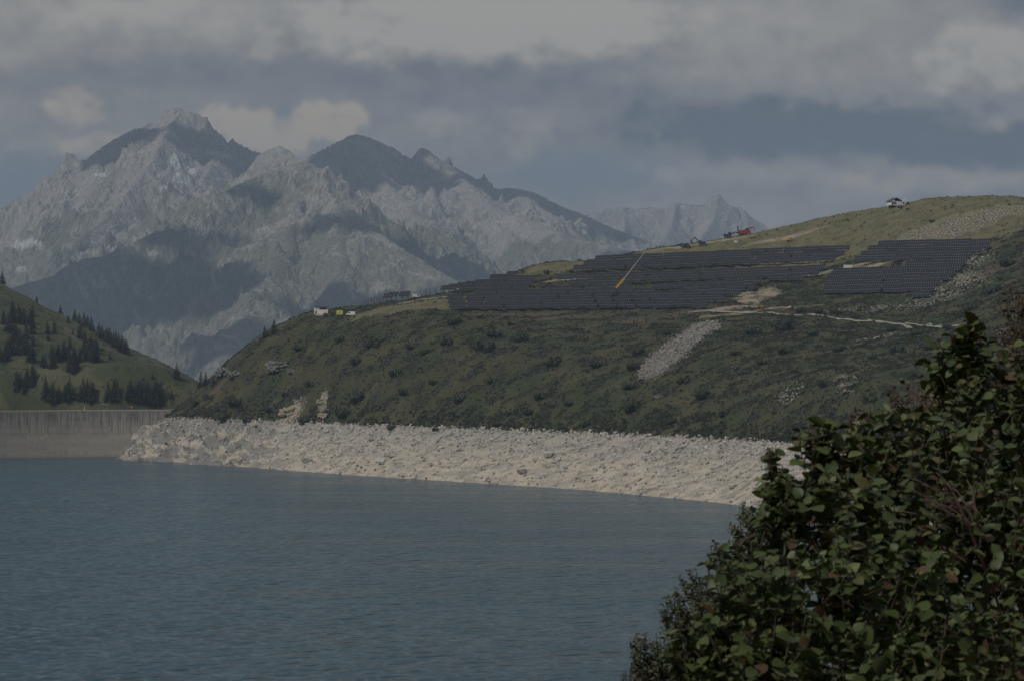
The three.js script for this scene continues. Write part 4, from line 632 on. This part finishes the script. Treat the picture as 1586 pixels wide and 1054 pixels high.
{
  const t = thing('drill_rig', 'long red drill rig with a raised mast on the skyline', 'drill rig'); put(t, 1153, 364, 0.12, 1.15, 1400); tracks(t, 4.4, 2);
  part('engine_house', prism([[-3.4, 0.9], [3.6, 0.9], [3.4, 2.7], [-3.4, 2.5]], 2.2, 0.1), redM, t); part('boom', beam([-1.5, 2.2, 0], [5.8, 4.8, 0], 0.7, 0.6), redM, t); part('mast', beam([-3.8, 0.2, 0], [-3.9, 5.2, 0], 0.5), darkM, t); part('drill_head', beam([5.6, 4.9, 0], [6.8, 2.6, 0], 0.35), darkM, t); part('cab', box(1.4, 1.5, 1.2, 1.8, 3.2, 0.4), darkM, t);
  const b = thing('tool_box', 'pale site box on the bench between the excavators', 'box'); put(b, 1140, 376, 0.2, 1, 1400); part('shell', box(2.2, 1.5, 1.4, 0, 0.7, 0), white, b); part('lid', box(2.3, 0.14, 1.5, 0, 1.52, 0), greyM, b);
  const c = thing('tool_box', 'orange site crate at the foot of the arched excavator', 'box'); put(c, 1075, 383, 0.3, 1, 1400); part('shell', box(2.6, 1.2, 1.4, 0, 0.55, 0), orangeM, c); part('lid', box(2.7, 0.12, 1.5, 0, 1.2, 0), mat(0.4, 0.13, 0.04, 0.7), c);
  const m = thing('mast_antenna', 'thin pale mast leaning behind the excavator beside the drill rig', 'mast'); put(m, 1131, 368, 0, 1, 1400); part('pole', bar([0, 0, -2], [1.4, 7, -2], 0.16, 6, 0.08), white, m); part('foot', box(0.8, 0.4, 0.8, 0, 0.1, -2), greyM, m);
}
{ // the mobile crane: only its telescopic boom rises above the panels
  const t = thing('mobile_crane', 'mobile crane among the panels with yellow base boom and grey telescopic jib', 'crane'), v = spot(957, 462), P = (px, py) => { const q = at(px, py, -v.z); return [q.x - v.x, q.y - v.y, 2]; };
  t.position.copy(v); t.position.y -= 0;
  const wheels = []; part('carrier', box(7.5, 1.0, 2.5, 0.6, 1.0, 2), darkM, t); part('cab', prism([[-3.6, 1.5], [-1.6, 1.5], [-1.6, 2.9], [-3.0, 2.9], [-3.6, 2.2]], 2.2, 0.06).translate(0, 0, 2), darkM, t);
  for (const x of [-2.4, -0.6, 1.4, 3.2]) for (const s of [-1, 1]) part('wheel', new THREE.CylinderGeometry(0.55, 0.55, 0.4, 14).rotateX(Math.PI / 2).translate(x, 0.5, 2 + s * 1.1), tyreM, t);
  const A = P(954, 446), B = P(967, 431), C = P(985, 408), D = P(1003, 385);
  part('boom_base', beam(A, B, 1.5, 1.4), yellowM, t); part('boom_foot', beam([0, 1.4, 2], A, 0.8), darkM, t); part('boom_section', beam(B, C, 0.75), greyM, t); part('jib', beam(C, D, 0.5), greyM, t); part('boom_head', box(1.0, 0.9, 0.8, ...D), mat(0.25, 0.15, 0.12, 0.6), t);
  part('counterweight', box(1.8, 1.4, 2.4, 3.6, 1.6, 2), darkM, t);
}
// two people on the skyline of the bench
function personGeometry(seed) {
  const res = 46, mc = new MarchingCubes(res, new THREE.MeshBasicMaterial(), false, false, 60000), S = 1.0, k = seed ? 0.05 : -0.04;
  const bones = [[0, 0.86, 0, 0.15, 0, 1.36, 0, 0.17], [0, 1.36, 0, 0.10, 0, 1.55, 0, 0.06], [0, 1.62, 0.01, 0.10, 0, 1.70, 0, 0.10], [-0.09, 0.88, 0, 0.10, -0.12, 0.46, 0.02, 0.075], [-0.12, 0.46, 0.02, 0.07, -0.13, 0.07, -0.02, 0.05], [0.09, 0.88, 0, 0.10, 0.13, 0.46, k, 0.075], [0.13, 0.46, k, 0.07, 0.15, 0.07, k - 0.03, 0.05], [-0.13, 0.05, -0.02, 0.05, -0.13, 0.04, 0.15, 0.04], [0.15, 0.05, k - 0.03, 0.05, 0.16, 0.04, 0.14 + k, 0.04], [-0.19, 1.40, 0, 0.065, -0.27, 1.12, 0.0, 0.05], [-0.27, 1.12, 0, 0.05, -0.25, 0.88, 0.08, 0.04], [0.19, 1.40, 0, 0.065, 0.28, 1.13, 0.02, 0.05], [0.28, 1.13, 0.02, 0.05, 0.24, 0.92, 0.14, 0.04], [-0.19, 1.41, 0, 0.08, 0.19, 1.41, 0, 0.08]];
  for (let z = 0; z < res; z++) for (let y = 0; y < res; y++) for (let x = 0; x < res; x++) {
    const px = ((x - res / 2) / (res / 2)) * S, py = ((y - res / 2) / (res / 2)) * S + 0.9, pz = ((z - res / 2) / (res / 2)) * S; let d = 9;
    for (const [ax, ay, az, ar, bx, by, bz, br] of bones) { const ux = bx - ax, uy = by - ay, uz = bz - az, L = ux * ux + uy * uy + uz * uz, t = clamp(((px - ax) * ux + (py - ay) * uy + (pz - az) * uz) / L, 0, 1), e = Math.hypot(px - ax - ux * t, py - ay - uy * t, pz - az - uz * t) - lerp(ar, br, t), h = clamp(0.5 + 0.5 * (d - e) / 0.03, 0, 1); d = lerp(d, e, h) - 0.03 * h * (1 - h); }
    mc.field[x + y * res + z * res * res] = -d;
  }
  mc.isolation = 0; mc.update();
  const n = mc.count, g = new THREE.BufferGeometry(); g.setAttribute('position', new THREE.BufferAttribute(mc.positionArray.slice(0, n * 3), 3)); g.setAttribute('normal', new THREE.BufferAttribute(mc.normalArray.slice(0, n * 3), 3)); return g.translate(0, 0.9, 0);
}
[[1017, 385, 0.4, 'person in dark clothes standing on the bench, nearer the dark car side pair on the left'], [1022, 385, -0.3, 'person in dark clothes standing on the bench, right one of the pair']].forEach(([px, py, turn, label], i) => { const t = thing('person', i ? label : 'person in dark clothes standing on the bench, left one of the pair', 'person', 'two people on the bench'); part('body', personGeometry(i), mat(0.05, 0.055, 0.07, 0.9), t); part('hair', new THREE.SphereGeometry(0.115, 10, 8, 0, 6.3, 0, 1.5).translate(0, 1.68, -0.015), darkM, t); put(t, px, py, turn, 1.15, 1400); });

// ---------------------------------------------------------------- the track along the foot of the plant, and the low concrete wall at its end
{
  const pts = [[470, 491], [520, 491], [560, 488], [620, 484], [690, 489], [800, 486], [900, 486], [1000, 486], [1065, 485], [1130, 484], [1200, 486], [1262, 489], [1310, 495], [1360, 499], [1400, 503], [1460, 507], [1510, 512]].map(([x, y]) => sight(x, y, 1150));
  const curve = new THREE.CatmullRomCurve3(pts.filter((_, i) => i > 7)), N = 160, p = [], uv = [], idx = [], r = rng(4);
  for (let i = 0; i <= N; i++) { const c = curve.getPoint(i / N), tg = curve.getTangent(i / N).setY(0).normalize(), nrm = new THREE.Vector3(-tg.z, 0, tg.x); for (const s of [-1, 1]) { const w = 1.5 + 0.5 * n2(i / 5, s), x = c.x + nrm.x * s * w, z = c.z + nrm.z * s * w; p.push(x, groundY(x, -z) + 0.32, z); uv.push(i, s); } if (i < N) { const a = i * 2; idx.push(a, a + 1, a + 3, a, a + 3, a + 2); } }
  const g = new THREE.BufferGeometry(); g.setAttribute('position', new THREE.Float32BufferAttribute(p, 3)); g.setAttribute('uv', new THREE.Float32BufferAttribute(uv, 2)); g.setIndex(idx); g.computeVertexNormals();
  struct('gravel_track', new THREE.Mesh(g, mat(0.27, 0.25, 0.21, 1)), 'pale gravel track along the foot of the solar plant');
  const wall = thing('concrete_wall', 'low pale concrete wall along the end of the track', 'wall'), W = [[1403, 503], [1422, 505], [1441, 507], [1460, 509]].map(([x, y]) => sight(x, y, 1100));
  for (let i = 0; i < 3; i++) part('wall_panel', beam([W[i].x, W[i].y + 0.5, W[i].z], [W[i + 1].x, W[i + 1].y + 0.5, W[i + 1].z], 1.3, 0.4), mat(0.42, 0.40, 0.36, 0.95), wall);
}
// ---------------------------------------------------------------- shrubs close to the camera
{
  // one leaf: ovate blade folded along its midrib, tip bent down
  const leafShape = (wide, fold, bend) => {
    const rows = [[0, 0.02], [0.14, 0.26], [0.36, 0.42], [0.62, 0.38], [0.85, 0.2], [1, 0.0]], p = [], idx = [];
    for (const [t, w] of rows) { const y = -bend * t * t; p.push(-w * wide, y + fold * w, t, 0, y, t, w * wide, y + fold * w, t); }
    for (let i = 0; i + 1 < rows.length; i++) { const a = i * 3; idx.push(a, a + 1, a + 4, a, a + 4, a + 3, a + 1, a + 2, a + 5, a + 1, a + 5, a + 4); }
    const g = new THREE.BufferGeometry(); g.setAttribute('position', new THREE.Float32BufferAttribute(p, 3)); g.setIndex(idx); g.computeVertexNormals(); return g;
  };
  const leafM = (c) => new THREE.MeshPhysicalMaterial({ color: c, roughness: 0.48, transmission: 0.34, thickness: 0, specularIntensity: 0.5 });
  const twigM = mat(0.085, 0.060, 0.045, 0.9), redTwigM = mat(0.11, 0.045, 0.038, 0.9), stemM = mat(0.10, 0.085, 0.070, 0.9);
  function shrub(name, label, seed, blobs, o) {
    o.colours = o.colours.map((c) => c.map((w) => w * 1.25));
    const r = rng(seed), t = thing(name, label, 'shrub'), twigs = [], leaves = [], stems = [];
    const base = new THREE.Vector3(...o.base);
    const up = new THREE.Vector3(0, 1, 0), V = () => new THREE.Vector3(r() - 0.5, r() - 0.5, r() - 0.5).normalize();
    for (const [px, py, rp, d, dens = 1] of blobs) {
      const c = at(px, py, d), R = rp / F * d;
      const bend = c.clone().lerp(base, 0.5).add(new THREE.Vector3((r() - 0.5) * 0.4, 0.3, (r() - 0.5) * 0.4)), curve = new THREE.QuadraticBezierCurve3(base.clone().add(V().multiplyScalar(0.25)), bend, c);
      stems.push(new THREE.TubeGeometry(curve, 14, o.stem * (0.7 + 0.5 * r()), 6));
      const n = Math.round(o.shoots * dens * (R / 0.25) ** 1.7);
      for (let i = 0; i < n; i++) {
        const dir = V(); dir.y = dir.y * 0.9 + 0.12; dir.normalize();
        const tip = c.clone().addScaledVector(dir, R * (0.55 + 0.5 * Math.cbrt(r()))), small = rp < 30, grow = small ? up.clone().addScaledVector(V(), 0.22).normalize() : dir.clone().multiplyScalar(0.7).addScaledVector(up, 0.55 + 0.4 * r()).addScaledVector(V(), 0.45).normalize(), L = o.shoot * (0.6 + 0.7 * r()), foot = tip.clone().addScaledVector(grow, -L);
        const q = new THREE.QuadraticBezierCurve3(foot, foot.clone().lerp(tip, 0.5).addScaledVector(V(), L * 0.12), tip);
        twigs.push(new THREE.TubeGeometry(q, 3, o.twig, 3));
        const m = o.perShoot, spin = r() * 6.28;
        for (let k = 0; k < m; k++) {
          const f = 0.25 + 0.75 * (k + r() * 0.5) / m, p = q.getPoint(Math.min(f, 1)), a = spin + k * 2.4, side = new THREE.Vector3(Math.cos(a), 0.15 + 0.35 * r(), Math.sin(a)).applyQuaternion(new THREE.Quaternion().setFromUnitVectors(up, grow)).addScaledVector(V(), 0.35).normalize();
          const x = up.clone().addScaledVector(V(), 0.75).cross(side).normalize(), y = side.clone().cross(x).normalize(), s = o.leaf * (0.45 + 0.95 * r()) * (k === m - 1 ? 0.8 : 1);
          leaves.push({ m: new THREE.Matrix4().makeBasis(x.multiplyScalar(s), y.multiplyScalar(s), side.multiplyScalar(s)).setPosition(p), s, d: -p.z, c: Math.min(o.colours.length - 1, Math.floor(o.colours.length * r() ** o.skew)), v: Math.floor(r() * 3), p });
        }
      }
    }
    part('stems', merge(stems), stemM, t).userData.kind = 'stuff'; part('twigs', merge(twigs), o.redTwigs ? redTwigM : twigM, t).userData.kind = 'stuff';
    const shapes = [leafShape(0.95, 0.22, 0.16), leafShape(1.1, 0.12, 0.26), leafShape(0.85, 0.32, 0.10)].map((g) => g.scale(o.wide, 1, 1)), mats = o.colours.map((c) => leafM(rgb(...c)));
    // the leaves that show largest are parts of their own, the rest one mass
    leaves.sort((a, b) => b.s / b.d - a.s / a.d);
    const inView = (l) => { const x = CX + l.p.x / l.d * F, y = HY - (l.p.y - EYE) / l.d * F; return x > 900 && x < 1586 && y < 1054; };
    let own = 0; const rest = [];
    for (const l of leaves) if (own < o.own && inView(l)) { own++; const m = part('leaf', shapes[l.v], mats[l.c], t); m.applyMatrix4(l.m); } else rest.push(l);
    for (let k = 0; k < 3; k++) {
      const list = rest.filter((l) => l.v === k), im = new THREE.InstancedMesh(shapes[k], leafM(rgb(1, 1, 1)), list.length), c = new THREE.Color();
      list.forEach((l, i) => { im.setMatrixAt(i, l.m); const q = 0.8 + 0.4 * r(); c.setRGB(...o.colours[l.c].map((w) => w * q)); im.setColorAt(i, c); });
      im.name = 'foliage'; im.userData.kind = 'stuff'; im.castShadow = im.receiveShadow = true; t.add(im);
    }
    return t;
  }
  const baseAt = (x, d) => [x, bankY(x, d) - 0.1, -d];
  shrub('alder_shrub', 'large dark green broad-leaved shrub filling the right foreground', 71, [
    [1545, 640, 125, 7.4], [1430, 750, 145, 6.9], [1280, 830, 120, 6.5], [1165, 950, 115, 6.1], [1350, 960, 190, 6.2, 0.8], [1530, 890, 210, 6.5, 0.8], [1490, 560, 55, 7.5, 1.3], [1505, 510, 26, 7.5, 2.2], [1310, 705, 62, 6.7, 1.2], [1262, 662, 24, 6.7, 2.2], [1192, 700, 12, 6.6, 2.6], [1215, 775, 55, 6.5, 1.2], [1085, 1000, 62, 6.0, 1.2], [1170, 1060, 120, 5.9], [1560, 1040, 160, 5.9, 0.7], [1420, 1090, 160, 5.8, 0.7],
    [1460, 900, 230, 7.6, 0.6], [1300, 1010, 200, 7.2, 0.6], [1560, 760, 170, 8.1, 0.7], [1400, 690, 70, 7.6], [1640, 680, 150, 7.6, 0.7], [1660, 880, 150, 6.7, 0.7], [1650, 1050, 150, 6.2, 0.6],
  ], { base: baseAt(1.15, 7.0), stem: 0.016, shoots: 110, shoot: 0.18, twig: 0.002, perShoot: 9, leaf: 0.038, wide: 1, own: 300, skew: 1.15, colours: [[0.048, 0.072, 0.020], [0.038, 0.056, 0.018], [0.060, 0.086, 0.024], [0.042, 0.060, 0.022], [0.052, 0.074, 0.022], [0.078, 0.104, 0.032], [0.046, 0.066, 0.020], [0.10, 0.115, 0.044], [0.056, 0.078, 0.026], [0.05, 0.07, 0.022], [0.066, 0.090, 0.030], [0.042, 0.060, 0.018], [0.085, 0.110, 0.036], [0.050, 0.072, 0.020], [0.072, 0.086, 0.034], [0.046, 0.064, 0.02], [0.09, 0.085, 0.03], [0.13, 0.15, 0.06], [0.08, 0.05, 0.024]] });
  shrub('small_leaved_shrub', 'fine-leaved olive shrub peeping out along the water side of the large shrub', 72, [
    [1165, 815, 42, 11, 1], [1130, 860, 34, 11, 1], [1195, 870, 60, 11], [1060, 950, 44, 10.6], [1010, 1015, 42, 10.4], [1100, 930, 60, 10.8], [1050, 1040, 60, 10.4], [1150, 1000, 90, 10.6, 0.7], [1220, 770, 40, 11.2], [985, 1050, 26, 10.3],
  ], { base: baseAt(0.9, 10.8), stem: 0.012, shoots: 210, shoot: 0.16, twig: 0.0016, perShoot: 12, leaf: 0.021, wide: 0.75, own: 0, skew: 1.2, colours: [[0.060, 0.076, 0.030], [0.080, 0.092, 0.042], [0.050, 0.062, 0.028], [0.10, 0.105, 0.06], [0.08, 0.065, 0.034]] });
  shrub('reddish_shrub', 'brownish fine-leaved shrub behind the top of the large shrub', 73, [
    [1590, 490, 60, 10.2], [1560, 560, 60, 10.2], [1420, 640, 60, 9.6], [1350, 670, 50, 9.4], [1460, 620, 50, 9.8], [1620, 450, 50, 10.2], [1290, 700, 40, 9.2], [1520, 620, 60, 9.8],
  ], { base: baseAt(1.9, 9.8), stem: 0.012, shoots: 110, shoot: 0.2, twig: 0.0018, perShoot: 11, leaf: 0.02, wide: 0.7, own: 0, skew: 1, redTwigs: true, colours: [[0.050, 0.050, 0.020], [0.065, 0.050, 0.024], [0.085, 0.050, 0.026], [0.045, 0.055, 0.022], [0.10, 0.048, 0.028]] });
  // dead twigs in the large shrub
  const r = rng(9), t = thing('dead_branch', 'bundle of bare reddish twigs caught in the large shrub', 'branch'), list = [];
  const a = at(1500, 800, 6.25); for (let i = 0; i < 16; i++) { const s = a.clone().add(new THREE.Vector3((r() - 0.5) * 0.12, (r() - 0.5) * 0.1, (r() - 0.5) * 0.08)), e = s.clone().add(new THREE.Vector3(-0.09 + (r() - 0.5) * 0.16, 0.03 + 0.07 * r(), (r() - 0.5) * 0.12)); list.push(new THREE.TubeGeometry(new THREE.QuadraticBezierCurve3(s, s.clone().lerp(e, 0.5).add(new THREE.Vector3((r() - 0.5) * 0.04, 0.02, 0)), e), 5, 0.0016, 4)); }
  part('twigs', merge(list), mat(0.12, 0.065, 0.055, 0.9), t); part('main_stem', new THREE.TubeGeometry(new THREE.QuadraticBezierCurve3(at(1560, 980, 6.5), at(1530, 880, 6.3), at(1480, 770, 6.25)), 8, 0.004, 5), mat(0.17, 0.10, 0.08, 0.9), t);
}
renderer.render(scene, camera);
